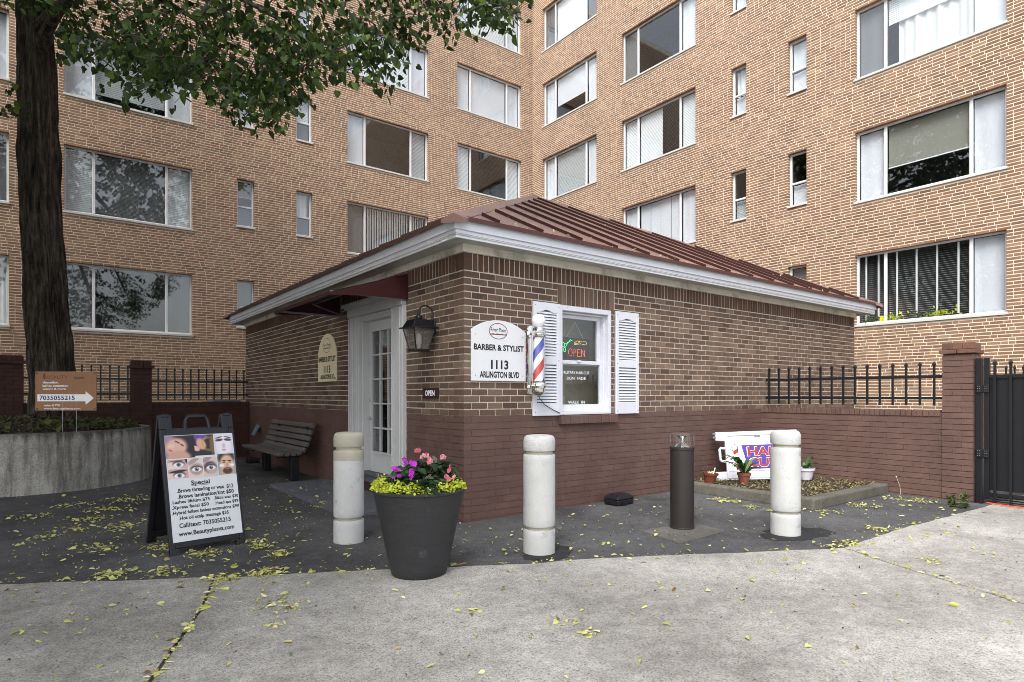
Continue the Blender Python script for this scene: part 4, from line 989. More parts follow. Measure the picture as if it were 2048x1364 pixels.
bollard('white concrete bollard in front of the hair cut sign', *basepos(1584, 1073), 3.7)
x, y = basepos(1371, 1060, .12)
bl = thing('bollard_light', 'dark bronze cylinder bollard light with a clear plastic top', 'bollard light', (x, y, 0))
MB().lathe([(.122, 0), (.122, .012), (.118, .016), (.118, .79), (.124, .795), (.124, .815), (.112, .818), (0, .819)], 48).build('shaft', MATS['bronze'], bl, smooth=True)
MB().lathe([(.116, .818), (.116, .935)], 48).build('lens', MATS['clear_plastic'], bl, smooth=True)
MB().lathe([(.118, .936), (.118, .948), (.10, .955), (0, .957)], 48).build('cap', MATS['clear_plastic'], bl, smooth=True)
MB().lathe([(.075, .82), (.05, .845), (.018, .87), (.02, .89), (.06, .925), (.085, .934)], 32).build('reflector', MATS['chrome'], bl, smooth=True)

# ------------------------------------------------------------------ big planter with flowers
px_, py_ = atD(838, 790, 4.585)[:2]
pot = thing('planter', 'tall dark grey round planter of flowers at the pavement edge', 'planter', (px_, py_, 0))
prf = [(.195, 0), (.205, .01)] + [(.205 + .135 * (z / .62) ** 1.0, z) for z in np.linspace(.05, .62, 16)] + [(.352, .628), (.354, .642), (.345, .648), (.333, .642), (.325, .60), (.315, .575)]
MB().lathe(prf, 56).build('pot', MATS['planter_black'], pot, smooth=True)
MB().lathe([(.0, .60), (.322, .585)][::-1], 40).build('soil', MATS['soil'], pot)
def leaf_cloud(pos, nrm, axis, size, shape, fold=.25, aspect=1.):
    """many leaves in one mesh: pos (n,3), axis = direction of the midrib, nrm = facing"""
    n = len(pos); A = axis / (np.linalg.norm(axis, axis=1, keepdims=True) + 1e-9); N = nrm - (nrm * A).sum(1, keepdims=True) * A; N /= (np.linalg.norm(N, axis=1, keepdims=True) + 1e-9); S = np.cross(A, N)
    sh = np.array(shape); V = pos[:, None, :] + size[:, None, None] * (sh[None, :, 0, None] * aspect * S[:, None, :] + sh[None, :, 1, None] * A[:, None, :] + (np.abs(sh[None, :, 0, None]) * fold - .22 * sh[None, :, 1, None] ** 2 * (fold > 0)) * N[:, None, :])
    return V.reshape(-1, 3)
HEART = [(0, .06), (.30, -.04), (.50, .26), (.34, .66), (0, 1.08), (-.34, .66), (-.50, .26), (-.30, -.04)]
HF = [np.array([[0, 1, 2, 3, 4]]), np.array([[0, 4, 5, 6, 7]])]
def leaves_obj(name, pos, nrm, axis, size, shape, halves, mat, parent=None, kind=None, fold=.25, aspect=1.):
    V = leaf_cloud(pos, nrm, axis, size, shape, fold, aspect); n = len(pos); k = len(shape)
    Fl = np.concatenate([(np.arange(n)[:, None, None] * k + h[None]).reshape(-1, h.shape[1]) for h in halves])
    return npmesh(name, V, Fl, mat, parent, kind)
LANCE = [(0, 0), (.2, .2), (.3, .5), (.18, .8), (0, 1.05), (-.18, .8), (-.3, .5), (-.2, .2)]
ROUND = [(0, 0), (.45, .2), (.5, .6), (.3, .95), (0, 1.05), (-.3, .95), (-.5, .6), (-.45, .2)]
def rdir(n, up=0.): 
    v = rng.normal(size=(n, 3)); v[:, 2] += up; return v / np.linalg.norm(v, axis=1, keepdims=True)
# creeping jenny round the rim
n = 2400; t_ = rng.uniform(0, 6.283, n); rr = np.sqrt(rng.uniform(.5, 1.10, n)) * .332; edge = np.clip((rr - .3) / .05, 0, 1)
zz = .612 + .07 * rng.uniform(0, 1, n) * (1 - .6 * edge) + .03 * (np.sin(5 * t_ + 1) + np.sin(11 * t_)) * rng.uniform(0, 1, n) + .03
zz = np.where(rr > .31, np.maximum(zz, .648), zz)
cen = np.stack([px_ + rr * np.cos(t_), py_ + rr * np.sin(t_), zz], 1)
jn = leaves_obj('creeping_jenny', cen, rdir(n, 1.2), rdir(n, -.1), rng.uniform(.011, .021, n), ROUND, HF, MATS['jenny_leaf'], fold=.1); tag(jn, 'bright yellow green creeping plant round the rim of the dark planter', 'plant')
def impatiens(label, cx, cy, h, spread, nl, mat, heads, seed, zb=.62):
    r2 = np.random.default_rng(seed); t = thing('impatiens', label, 'flower', (0, 0, 0))
    stems = MB(); P = []; A = []
    tips = []
    for k in range(9):
        a = r2.uniform(0, 6.283); d = spread * r2.uniform(.35, 1); tip = np.array([cx + d * math.cos(a), cy + d * math.sin(a), zb + h * r2.uniform(.6, 1) * (1 - .35 * d / spread)]); tips.append(tip)
        b = np.array([cx + d * .3 * math.cos(a), cy + d * .3 * math.sin(a), zb - .04]); m = (b + tip) / 2 + np.array([0, 0, .03]); stems.tube([b, m, tip], [.006, .005, .003], 5)
        for j in range(nl):
            u = r2.uniform(.25, 1.05); p = b + (tip - b) * u; an = r2.uniform(0, 6.283); P.append(p); A.append((math.cos(an), math.sin(an), r2.uniform(-.55, .45)))
    stems.build('stem', MATS['impatiens_leaf'], t, smooth=True)
    for k in range(nl * 6):
        a = r2.uniform(0, 6.283); d = spread * math.sqrt(r2.uniform(0, 1)); P.append(np.array([cx + d * math.cos(a), cy + d * math.sin(a), zb + h * r2.uniform(.15, .95) * (1 - .55 * (d / spread) ** 2)])); A.append((math.cos(a + r2.normal() * .6), math.sin(a + r2.normal() * .6), r2.uniform(-.7, .3)))
    P = np.array(P); A = np.array(A); leaves_obj('foliage', P, np.tile([0, 0, 1.], (len(P), 1)) + r2.normal(size=(len(P), 3)) * .3, A, r2.uniform(.055, .10, len(P)), LANCE, HF, MATS['impatiens_leaf'], t, fold=.3)
    toC = np.array([-UY, -UX, .5])
    for hx, hz, s in heads:                       # each flower: five petals
        q = np.array(atD(hx, hz, 4.585 - .24 + r2.uniform(-.05, .12))); fp = []; fa = []; fn = []
        for fl in range(3):
            c = q + r2.normal(size=3) * .010; nm = toC + r2.normal(size=3) * .4; nm /= np.linalg.norm(nm); e1 = np.cross(nm, [0, 0, 1.]); e1 /= np.linalg.norm(e1); e2 = np.cross(nm, e1)
            for k in range(5):
                a = k * 1.2566 + fl; d = e1 * math.cos(a) + e2 * math.sin(a); fp.append(c + d * .002); fa.append(d + nm * .25); fn.append(nm)
        leaves_obj('flower', np.array(fp), np.array(fn), np.array(fa), np.full(len(fp), s * .85), ROUND, HF, mat, t, fold=.12)
fx, fy = px_, py_
impatiens('purple flowering impatiens in the left of the dark planter', *atD(815, 790, 4.56)[:2], .20, .14, 18, MATS['purple_petal'], [(790, 937, .021), (812, 927, .019), (826, 928, .022), (821, 941, .021), (793, 950, .014), (818, 950, .011)], 3)
impatiens('pink flowering impatiens in the right of the dark planter', *atD(862, 790, 4.58)[:2], .29, .18, 24, MATS['pink_petal'], [(835, 903, .017), (845, 912, .021), (858, 921, .018), (885, 916, .019), (897, 938, .015), (895, 955, .018), (908, 953, .012), (855, 955, .009)], 9)
impatiens('leafy green plant filling the middle of the dark planter', *atD(845, 790, 4.45)[:2], .17, .17, 18, MATS['pink_petal'], [], 12)
x, y = onZ(.01, 900, 1131)
tw = MB().tube([(x, y, .012), (x + .05, y - .035, .016), (x + .12, y - .04, .02)], .005, 6).build('twig', MATS['cardboard_brown']); tag(tw, 'thin bare twig on the asphalt right of the dark planter', 'twig')

# ------------------------------------------------------------------ A-frame advertising board
A0 = Vector((-2.668, .357, 0)); A1 = Vector((-2.053, .448, 0)); ax = (A1 - A0).normalized(); bx = Vector((-ax.y, ax.x, 0)); AW = (A1 - A0).length
af = thing('sidewalk_sign', 'black folding sidewalk board advertising beauty specials, left of the bollards', 'sign', A0, math.atan2(ax.y, ax.x))
SP, AH = .70, 1.165
fp = bpy.data.objects.new('front_panel', None)
ang = math.atan2(SP / 2 - .03, AH); SL = AH / math.cos(ang)
def leaf_panel(name, rear):
    m = MB(); W = AW; t = .038
    m.box(0, 0, .0, .045, t, SL - .13).box(W - .045, 0, .0, W, t, SL - .13).box(.045, .002, .05, W - .045, t - .002, .115).box(.045, .002, SL - .20, W - .045, t - .002, SL - .125)
    m.box(.0, -.004, -.012, .075, t + .004, .045).box(W - .075, -.004, -.012, W, t + .004, .045)
    m.box(.0, .001, SL - .128, .10, t - .001, SL).box(W - .10, .001, SL - .128, W, t - .001, SL)
    m.box(.045, .014, .115, W - .045, .022, SL - .2)
    o = m.build(name, MATS['black_plastic'], af, bevel=.008)
    if rear: o.location = (0, SP, 0); o.rotation_euler = (ang, 0, 0); o.scale = (1, -1, 1)
    else: o.rotation_euler = (-ang, 0, 0)
    return o
fp = leaf_panel('front_panel', False); leaf_panel('rear_panel', True)
hnd = MB(); hx0, hx1 = AW / 2 - .105, AW / 2 + .105
hnd.tube([(hx0, .019, SL - .14), (hx0 + .01, .019, SL - .05), (hx0 + .035, .019, SL - .012), (hx1 - .035, .019, SL - .012), (hx1 - .01, .019, SL - .05), (hx1, .019, SL - .14)], .019, 10)
hnd.build('handle', MATS['black_plastic'], fp, smooth=True)
for x in (.05, AW - .05): MB().box(x - .03, -.006, SL - .02, x + .03, .046, SL + .008).build('hinge', MATS['black_plastic'], fp, bevel=.006)
for x, z in ((.14, SL - .16), (AW - .06, SL - .16), (.09, .08), (AW - .09, .08)): MB().lathe([(.007, 0), (.006, .004), (0, .005)], 8).build('screw', MATS['black_metal'], fp, loc=(x, .001, z)).rotation_euler = (R(90), 0, 0)
PX0, PX1, PZ0, PZ1 = .028, AW - .02, .10, SL - .185; PW, PH = PX1 - PX0, PZ1 - PZ0
MB().box(PX0, -.004, PZ0, PX1, .0, PZ1).build('poster', MATS['sign_white'], fp)
def colmat():
    s = NT('printed_photo'); a = s.n('VertexColor'); a.layer_name = 'Col'; s.base(a.outputs[0]); s.p.inputs['Roughness'].default_value = .35; return s.m
colmat()
def photo(u0, u1, v0, v1, fn, res=44):
    """printed picture: fn(x,y in 0..1) -> srgb array; a flat grid with printed colours"""
    nx = res; ny = max(8, int(res * (v1 - v0) * PH / ((u1 - u0) * PW)))
    X, Y = np.meshgrid(np.linspace(0, 1, nx), np.linspace(0, 1, ny)); c = np.clip(fn(X, Y, (v1 - v0) * PH / ((u1 - u0) * PW)), 0, 255) / 255.
    c = np.where(c > .04045, ((c + .055) / 1.055) ** 2.4, c / 12.92)
    V = np.stack([PX0 + PW * (u0 + (u1 - u0) * X), np.full_like(X, -.0052), PZ0 + PH * (v0 + (v1 - v0) * Y)], -1).reshape(-1, 3)
    i = np.arange(nx * ny).reshape(ny, nx); Fq = np.stack([i[:-1, :-1], i[:-1, 1:], i[1:, 1:], i[1:, :-1]], -1).reshape(-1, 4)
    o = npmesh('printed_photo', V, Fq, MATS['printed_photo'], fp)
    at = o.data.color_attributes.new('Col', 'FLOAT_COLOR', 'POINT'); at.data.foreach_set('color', np.concatenate([c.reshape(-1, 3), np.ones((nx * ny, 1))], 1).astype(np.float32).ravel())
def ell(X, Y, cx, cy, rx, ry, rot=0, soft=.38):
    c, s = math.cos(rot), math.sin(rot); x, y = X - cx, Y - cy; u = (c * x + s * y) / rx; v = (-s * x + c * y) / ry
    return np.clip((1 - np.sqrt(u * u + v * v)) / soft + .5, 0, 1)[..., None]
def over(img, col, m): return img * (1 - m) + np.array(col, float) * m
def fill(X, c): return np.ones(X.shape + (3,)) * np.array(c, float)
def eye(img, X, Y, cx, cy, s, asp, lid=True, iris=(92, 112, 128), rot=0):
    img = over(img, (238, 232, 232), ell(X, Y, cx, cy, s, s * .5 / asp, rot)); img = over(img, iris, ell(X, Y, cx, cy, s * .42, s * .42 / asp)); img = over(img, (20, 18, 20), ell(X, Y, cx, cy, s * .2, s * .2 / asp))
    img = over(img, (250, 250, 250), ell(X, Y, cx + s * .12, cy + s * .14 / asp, s * .08, s * .08 / asp))
    if lid: 
        lm = ell(X, Y, cx, cy + s * .12 / asp, s * 1.15, s * .62 / asp, rot) * (1 - ell(X, Y, cx, cy - s * .1 / asp, s * 1.12, s * .62 / asp, rot)); img = over(img, (46, 32, 30), lm)
    return img
def f_rest(X, Y, a):
    i = fill(X, (150, 132, 150)); i = over(i, (38, 26, 30), ell(X, Y, .85, .65, .55, .8)); i = over(i, (30, 22, 26), ell(X, Y, .95, .3, .5, .6))
    i = over(i, (222, 176, 156), ell(X, Y, .38, .5, .36, .40, -.5)); i = over(i, (205, 158, 138), ell(X, Y, .45, .05, .4, .3)); i = over(i, (232, 190, 170), ell(X, Y, .2, .55, .12, .1))
    i = over(i, (60, 36, 36), ell(X, Y, .42, .72, .10, .03, -.6)); i = over(i, (60, 36, 36), ell(X, Y, .58, .58, .08, .03, -.7)); return over(i, (190, 92, 92), ell(X, Y, .17, .36, .08, .035, -.6))
def f_thread(X, Y, a):
    i = fill(X, (40, 32, 40)); i = over(i, (92, 74, 150), ell(X, Y, .35, .9, .35, .2)); i = over(i, (214, 164, 146), ell(X, Y, .35, .55, .22, .3, .6)); i = over(i, (226, 178, 170), ell(X, Y, .08, .35, .2, .12, -.4)); i = over(i, (196, 158, 50), ell(X, Y, .72, .55, .32, .34, .5) * (1 - ell(X, Y, .72, .55, .27, .28, .5))); return over(i, (120, 94, 50), ell(X, Y, .98, .5, .2, .5))
def f_lash(X, Y, a):
    i = fill(X, (214, 206, 222)); i = over(i, (236, 226, 234), ell(X, Y, .5, .45, .42, .6)); i = over(i, (70, 56, 66), ell(X, Y, .27, .72, .2, .07, .1)); i = over(i, (70, 56, 66), ell(X, Y, .75, .72, .2, .07, -.1)); i = over(i, (40, 32, 40), ell(X, Y, .27, .86, .2, .03, .25)); i = over(i, (40, 32, 40), ell(X, Y, .75, .86, .2, .03, -.25))
    i = over(i, (206, 186, 200), ell(X, Y, .5, .40, .09, .14)); return over(i, (196, 150, 168), ell(X, Y, .5, .18, .12, .05))
def f_brow1(X, Y, a):
    i = fill(X, (206, 172, 168)); i = over(i, (236, 208, 202), ell(X, Y, .3, .35, .4, .5)); i = over(i, (120, 92, 88), ell(X, Y, .45, .84, .4, .08, .15)); i = over(i, (44, 32, 38), ell(X, Y, 1.02, .9, .14, .4)); return eye(i, X, Y, .55, .42, .26, a)
def f_brow2(X, Y, a):
    i = fill(X, (200, 164, 158)); i = over(i, (228, 196, 188), ell(X, Y, .3, .3, .4, .5)); i = over(i, (44, 32, 30), ell(X, Y, .48, .74, .44, .13, .18)); return eye(i, X, Y, .55, .30, .26, a)
def f_lash1(X, Y, a):
    i = fill(X, (224, 206, 198)); i = over(i, (172, 150, 144), ell(X, Y, .4, .9, .5, .12, .4)); i = over(i, (176, 148, 142), ell(X, Y, .55, .45, .46, .3)); return eye(i, X, Y, .56, .44, .36, a, iris=(104, 124, 134))
def f_lash2(X, Y, a):
    i = fill(X, (214, 194, 188)); i = over(i, (164, 140, 136), ell(X, Y, .3, .92, .5, .12, .4)); i = over(i, (84, 70, 74), ell(X, Y, .48, .47, .46, .3)); i = over(i, (190, 164, 158), ell(X, Y, .58, .38, .42, .26)); return eye(i, X, Y, .54, .45, .34, a, iris=(84, 102, 116))
def f_man(X, Y, a):
    i = fill(X, (150, 160, 166)); i = over(i, (40, 30, 26), ell(X, Y, .5, .80, .46, .32)); i = over(i, (206, 160, 134), ell(X, Y, .5, .1, .4, .2)); i = over(i, (222, 178, 152), ell(X, Y, .52, .50, .40, .46)); i = over(i, (74, 54, 44), ell(X, Y, .52, .18, .27, .16)); i = over(i, (238, 236, 236), ell(X, Y, .22, .44, .13, .07)); i = over(i, (238, 236, 236), ell(X, Y, .80, .44, .13, .07))
    for cx in (.36, .68): i = over(i, (46, 32, 26), ell(X, Y, cx, .66, .13, .025)); i = over(i, (54, 40, 34), ell(X, Y, cx, .58, .07, .025))
    i = over(i, (198, 150, 126), ell(X, Y, .52, .45, .06, .1)); return over(i, (176, 92, 84), ell(X, Y, .52, .27, .12, .03))
q = .58
photo(.0, .41, .775, .995, f_rest); photo(.41, .70, .79, .995, f_thread); photo(.71, .985, .80, .985, f_lash)
photo(.012, .29, .68, .765, f_brow1); photo(.012, .29, .585, .675, f_brow2); photo(.30, .505, .575, .765, f_lash1); photo(.515, .72, .58, .77, f_lash2); photo(.73, 1.0, .585, .792, f_man)
def pt(s, u, v, w, h=.033, al='CENTER', b=.026): return text(s, fp, MATS['ink'], PX0 + PW * u, PZ0 + PH * v, -.0056, w=w * PW, h=h, align=al, bold=b)
pt('Special', .45, .515, .27, .036); MB().box(PX0 + PW * .315, -.0056, PZ0 + PH * .505, PX0 + PW * .585, -.005, PZ0 + PH * .508).build('underline', MATS['ink'], fp)
pt('.Brows threading or wax  $12', .52, .452, .82); pt('.Brows lamination/tint $50', .52, .398, .82)
pt('.Lashes lift/tint $75', .02, .352, .54, .026, 'LEFT'); pt('.Bikini wax $30', .99, .352, .37, .026, 'RIGHT')
pt('.Xpress facial $50', .02, .303, .52, .027, 'LEFT'); pt('.Head spa $99', .985, .303, .36, .026, 'RIGHT')
pt('.Hybrid fullset lashes extensions $99', .50, .252, .97, .027); pt('.Hot oil scalp massage $35', .46, .20, .72, .028)
pt('Call/text: 7035055215', .47, .128, .74, .036); pt('www.Beautyplusva.com', .48, .052, .80, .036)

# ------------------------------------------------------------------ round planter, soil, tree
RC, RR, RH = (-3.72, 6.66), 1.64, .82
rp = thing('tree_planter', 'round stained concrete planter wall around the big tree', 'planter', (RC[0], RC[1], 0))
MB().lathe([(RR + .02, -.05), (RR, .02), (RR - .005, RH - .05), (RR - .02, RH), (RR - .15, RH), (RR - .16, .5)], 128, wob=lambda a, z: .002 * math.sin(7 * a) + .001 * math.sin(23 * a + 9 * z)).build('ring', MATS['planter_concrete'], rp, smooth=True)
sm = MB(); K = 14; N = 48
for i in range(K + 1):
    for k in range(N):
        a = 6.2832 * k / N; r = (RR - .152) * i / K; sm.v.append((r * math.cos(a), r * math.sin(a), .80 + .17 * (1 - (i / K) ** 2) + random.uniform(-.015, .015)))
for i in range(K):
    for k in range(N): sm.f.append((i * N + k, (i + 1) * N + k, (i + 1) * N + (k + 1) % N, i * N + (k + 1) % N)); sm.mi.append(0)
sm.build('soil', MATS['soil'], rp, smooth=True)
n = 2600; t_ = rng.uniform(0, 6.283, n); r__ = np.sqrt(rng.uniform(0, 1, n)) * (RR - .2)
P = np.stack([RC[0] + r__ * np.cos(t_), RC[1] + r__ * np.sin(t_), .80 + .17 * (1 - (r__ / RR) ** 2) + rng.uniform(0, .03, n)], 1)
gc = leaves_obj('fallen_leaves', P, rdir(n, 1.5), rdir(n, 0), rng.uniform(.03, .065, n), HEART, HF, MATS['planter_litter'], kind='stuff'); tag(gc, 'dry fallen leaves on the soil of the round planter', 'leaves')
n = 420; cl = np.array([(-2.75, 6.1), (-2.5, 6.6), (-3.0, 5.7), (-3.5, 5.5), (-4.3, 5.7)]); ci = rng.integers(0, 5, n); P = np.concatenate([cl[ci] + rng.normal(size=(n, 2)) * .2, (.80 + .15 * rng.uniform(0, 1, n) ** 2)[:, None]], 1)
d_ = np.hypot(P[:, 0] - RC[0], P[:, 1] - RC[1]); P = P[d_ < RR - .2]; n = len(P)
gc = leaves_obj('ground_cover', P, rdir(n, 1), rdir(n, .3), rng.uniform(.05, .10, n), HEART, HF, MATS['ground_leaf'], kind='stuff'); tag(gc, 'low green weeds growing on the soil of the round planter', 'weeds')
# tree
tree = thing('linden_tree', 'large linden tree with dark furrowed trunk and hanging leafy branches', 'tree', (-3.42, 7.0, .9), 0, 'linden trees')
TX, TY = -3.42, 7.0
def trunk_c(z): s = (z - .9); return np.array([TX - .040 * s + .02 * math.sin(z * 1.1), TY + .02 * s])
NA, NZ = 220, 190; V = []
lat = np.random.default_rng(2).normal(size=(40, 60))
def smooth_noise(u, v):
    u = u % 40; i, j = int(u), int(v) % 59; fu, fv = u - i, v - int(v); fu = fu * fu * (3 - 2 * fu); fv = fv * fv * (3 - 2 * fv); i2 = (i + 1) % 40
    return (lat[i, j] * (1 - fu) + lat[i2, j] * fu) * (1 - fv) + (lat[i, j + 1] * (1 - fu) + lat[i2, j + 1] * fu) * fv
for iz in range(NZ + 1):
    z = .88 + (10.5 - .88) * iz / NZ; c = trunk_c(z); r0 = .298 - .010 * (z - .9) + .12 * math.exp(-(z - .88) / .2) + (.03 * math.exp(-((z - 5.2) / .25) ** 2))
    if z > 7: r0 -= .02 * (z - 7)
    for k in range(NA):
        a = 6.2832 * k / NA; w1 = smooth_noise(a / 6.2832 * 40, z * 3.2); w2 = smooth_noise(a / 6.2832 * 40 + 3.3, z * 1.1 + 20)
        rid = abs(math.sin(a * 16 + 1.5 * w2 + .9 * w1)) ** .6; r = r0 * (1 + .04 * w2) + .034 * (rid - .6) + .010 * w1 + .03 * math.exp(-(z - .88) / .35) * math.sin(5 * a + 1)
        V.append((c[0] + r * math.cos(a), c[1] + r * math.sin(a), z))
i = np.arange((NZ + 1) * NA).reshape(NZ + 1, NA); Fq = np.stack([i[:-1], np.roll(i[:-1], -1, 1), np.roll(i[1:], -1, 1), i[1:]], -1).reshape(-1, 4)
trk = npmesh('trunk', V, Fq, MATS['bark'], None, smooth=True); trk.parent = tree; trk.location = (-tree.location[0], -tree.location[1], -tree.location[2])
OFF = -np.array([TX, TY, .9])
def inl(name, mb, mat, smooth=True): o = mb.build(name, mat, tree, smooth=smooth); o.location = OFF; return o
# limbs reach from the upper trunk over the forecourt and droop
SIL = np.array([(-60, 20), (0, 25), (14, 20), (30, 60), (60, 60), (112, 165), (150, 155), (200, 185), (250, 210), (300, 195), (342, 252), (380, 205), (400, 165), (430, 225), (480, 268), (520, 268), (560, 285), (590, 240), (622, 212), (660, 175), (690, 185), (720, 195), (760, 188), (800, 190), (830, 165), (856, 130), (880, 92), (920, 82), (950, 108), (985, 66), (1010, 88), (1040, 70), (1062, 48), (1076, 10), (1100, -40), (1500, -200)], float)
def sil(x): return np.interp(x, SIL[:, 0], SIL[:, 1])
limbs = []
for (tx, ty, d, z0) in ((420, 60, 6.4, 7.2), (760, 0, 6.2, 8.0), (1000, -60, 6.8, 8.8), (250, 20, 7.2, 6.8), (560, 40, 5.2, 7.6), (620, -150, 7.5, 9.0), (100, -100, 6.0, 8.4), (-200, -60, 8.0, 7.8), (-500, -300, 9, 9.0), (300, -500, 6, 9.4), (700, -600, 7, 9.8), (1000, -420, 9, 9.8), (200, -500, 14, 9.6), (600, -450, 13, 9.6)):
    e = np.array(atD(tx, ty, d)); c = trunk_c(z0); s_ = np.array([c[0], c[1], z0]); m1 = s_ + (e - s_) * .35 + np.array([0, 0, .9]); m2 = s_ + (e - s_) * .7 + np.array([0, 0, .65])
    pts = [(1 - t) ** 3 * s_ + 3 * (1 - t) ** 2 * t * m1 + 3 * (1 - t) * t * t * m2 + t ** 3 * e for t in np.linspace(0, 1, 16)]
    limbs.append(np.array(pts)); mb = MB(); mb.tube(pts, list(np.linspace(.10, .012, 16)), 8); inl('limb', mb, MATS['bark'])
LP = np.concatenate(limbs)
# sprays: drooping twigs carrying alternate heart-shaped leaves
tw_ = MB(); Lp = []; La = []; Ln = []; Ls = []
r3 = np.random.default_rng(11)
def spray(tip, length, leaf, n, droop, keep=None):
    j = np.argmin(((LP - tip) ** 2).sum(1)); base = LP[j]; v = tip - base; dirh = np.array([v[0], v[1], 0]); L0 = np.linalg.norm(dirh) + 1e-6; dirh = dirh / L0 + r3.normal(size=3) * .3; dirh[2] = 0; dirh /= np.linalg.norm(dirh) + 1e-6
    start = tip - dirh * length * .75 + np.array([0, 0, length * droop]); pts = [start + (tip - start) * t + np.array([0, 0, .18 * length * math.sin(math.pi * t)]) for t in np.linspace(0, 1, 6)]
    side = np.cross(dirh, [0, 0, 1.])
    for k in range(n):
        t = r3.uniform(.05, 1); p = start + (tip - start) * t + np.array([0, 0, .18 * length * math.sin(math.pi * t)]); sgn = 1 if k % 2 else -1
        p = p + side * sgn * r3.uniform(.02, .16) + r3.normal(size=3) * .035
        if keep is not None and not keep(p): continue
        Lp.append(p); a = dirh * .35 + side * sgn * .6 + np.array([0, 0, -1.0]) * r3.uniform(.3, 1.3) + r3.normal(size=3) * .3; La.append(a); Ln.append(np.array([0, 0, .7]) + r3.normal(size=3) * .7 - dirh * .2); Ls.append(leaf * r3.uniform(.65, 1.15))
    if keep is None or all(keep(q) for q in pts): tw_.tube(pts, list(np.linspace(.006, .002, 6)), 4)
def keep(p):
    q = proj(p)[0]; return q[2] > 1.5 and q[1] < sil(q[0]) + 6 and not (0 < q[0] < 118 and q[1] > 20 and r3.random() < .9) and not (q[0] > 1060 and q[1] > -30 and q[0] < 2300)
cnt = 0
while cnt < 300:
    x = r3.uniform(-60, 1085); lo = sil(x)
    if x < 112 and r3.random() < .8: continue
    y = lo - abs(r3.normal()) * 75 - r3.uniform(0, 20) if r3.random() < .62 else r3.uniform(-160, max(lo - 30, -100))
    if x > 640 and y > 60 and r3.random() < .35: continue
    d = r3.uniform(4.6, 8.2) if x < 700 else r3.uniform(4.8, 7.5)
    spray(np.array(atD(x, y, d)), r3.uniform(.4, .85), .067, int(r3.integers(16, 30)), r3.uniform(.1, .6), keep); cnt += 1
for (hx, hy) in ((12, 188), (22, 215), (6, 235), (28, 240)): spray(np.array(atD(hx, hy, 8.8)), .25, .09, 6, .6, None)
# the rest of the crown, above the picture
cnt = 0
while cnt < 2300:
    u = r3.normal(size=3); u /= np.linalg.norm(u); rad = r3.uniform(.35, 1) ** .5; p = np.array([-3.0, 4.9, 10.0]) + u * rad * np.array([6.6, 6.4, 4.0])
    q = proj(p)[0]
    if q[2] > 0 and -150 < q[0] < 2250 and q[1] > -60: cnt += .2; continue
    if p[2] < 5.0: cnt += .2; continue
    spray(p, r3.uniform(.6, 1.1), .15, 14, r3.uniform(0, .4), keep); cnt += 1
o = leaves_obj('crown', np.array(Lp), np.array(Ln), np.array(La), np.array(Ls), HEART, HF, MATS['linden_leaf'], tree, fold=.22); o.location = OFF
inl('twigs', tw_, MATS['twig'])

for lb_, tx, ty, seed in (('second linden tree out of view, added left of the forecourt for shade', -9.2, -2.2, 21), ('third linden tree out of view, added left of the round planter for shade', -9.9, 5.6, 22)):  # unseen trees, added to darken the left forecourt and the bench wall
    t2 = thing('linden_tree', lb_, 'tree', (tx, ty, 0), 0, 'linden trees'); r5 = np.random.default_rng(seed)
    MB().tube([(0, 0, -.05), (.02, 0, 1.5), (-.05, .05, 4), (.1, 0, 6.5), (.2, .1, 9)], [.34, .27, .24, .18, .08], 24).build('trunk', MATS['bark'], t2, smooth=True)
    for k in range(7):
        a = k * .9; MB().tube([(0, 0, 3.6 + .5 * k), (1.3 * math.cos(a), 1.3 * math.sin(a), 4.8 + .5 * k), (2.9 * math.cos(a), 2.9 * math.sin(a), 5.5 + .5 * k)], [.09, .06, .015], 8).build('limb', MATS['bark'], t2, smooth=True)
    n = 20000; u = r5.normal(size=(n, 3)); u /= np.linalg.norm(u, axis=1, keepdims=True); P = np.array([0, 0, 7.6]) + u * (r5.uniform(.25, 1, n) ** .45)[:, None] * np.array([4.5, 4.7, 4.7])
    leaves_obj('crown', P, rdir(n, .8), rdir(n, -.7), r5.uniform(.11, .18, n), HEART, HF, MATS['linden_leaf'], t2, fold=.22)

# ------------------------------------------------------------------ yard sign in the planter
p0 = np.array(atD(71, 790, 8.15)); p1 = np.array(atD(193, 790, 8.15 * 1.0)); wv = p1 - p0; ys = thing('yard_sign', 'brown corrugated yard sign with a white arrow in front of the tree trunk', 'sign', (p0[0], p0[1], 0), math.atan2(wv[1], wv[0]))
YW = np.linalg.norm(wv[:2]); zb, zt = CAMPOS[2] - 31 / F_ * 8.15, CAMPOS[2] + 47 / F_ * 8.15; YH = zt - zb
MB().box(0, -.003, zb, YW, .003, zt).build('board', MATS['cardboard_brown'], ys)
def yx(u): return u * YW
def yz(v): return zb + v * YH
MB().add([(yx(a), -.0045, yz(b)) for a, b in ((.035, .235), (.825, .235), (.825, .145), (.96, .32), (.825, .495), (.825, .415), (.035, .415))], [(0, 1, 5, 6), (1, 2, 3, 4, 5)]).build('arrow', MATS['white_print'], ys)
def yt(s, u, v, w, h, m='white_print', b=.02, al='LEFT', y=-.0045): return text(s, ys, MATS[m], yx(u), yz(v), y, w=w * YW, h=h * YH, align=al, bold=b)
yt('7035055215', .07, .275, .58, .105, 'ink_navy', .02, y=-.0052)
yt('therading,', .12, .695, .26, .055); yt('lashes extention', .12, .61, .42, .055); yt('waxing & more', .12, .53, .38, .05)
yt('suite # 700', .14, .11, .27, .05); yt('www.beautyplusva.com', .14, .03, .6, .045)
yt('BEAUTY', .20, .82, .33, .08, 'ink_plum', .0); yt('SALON', .64, .815, .155, .05, 'ink', .03)
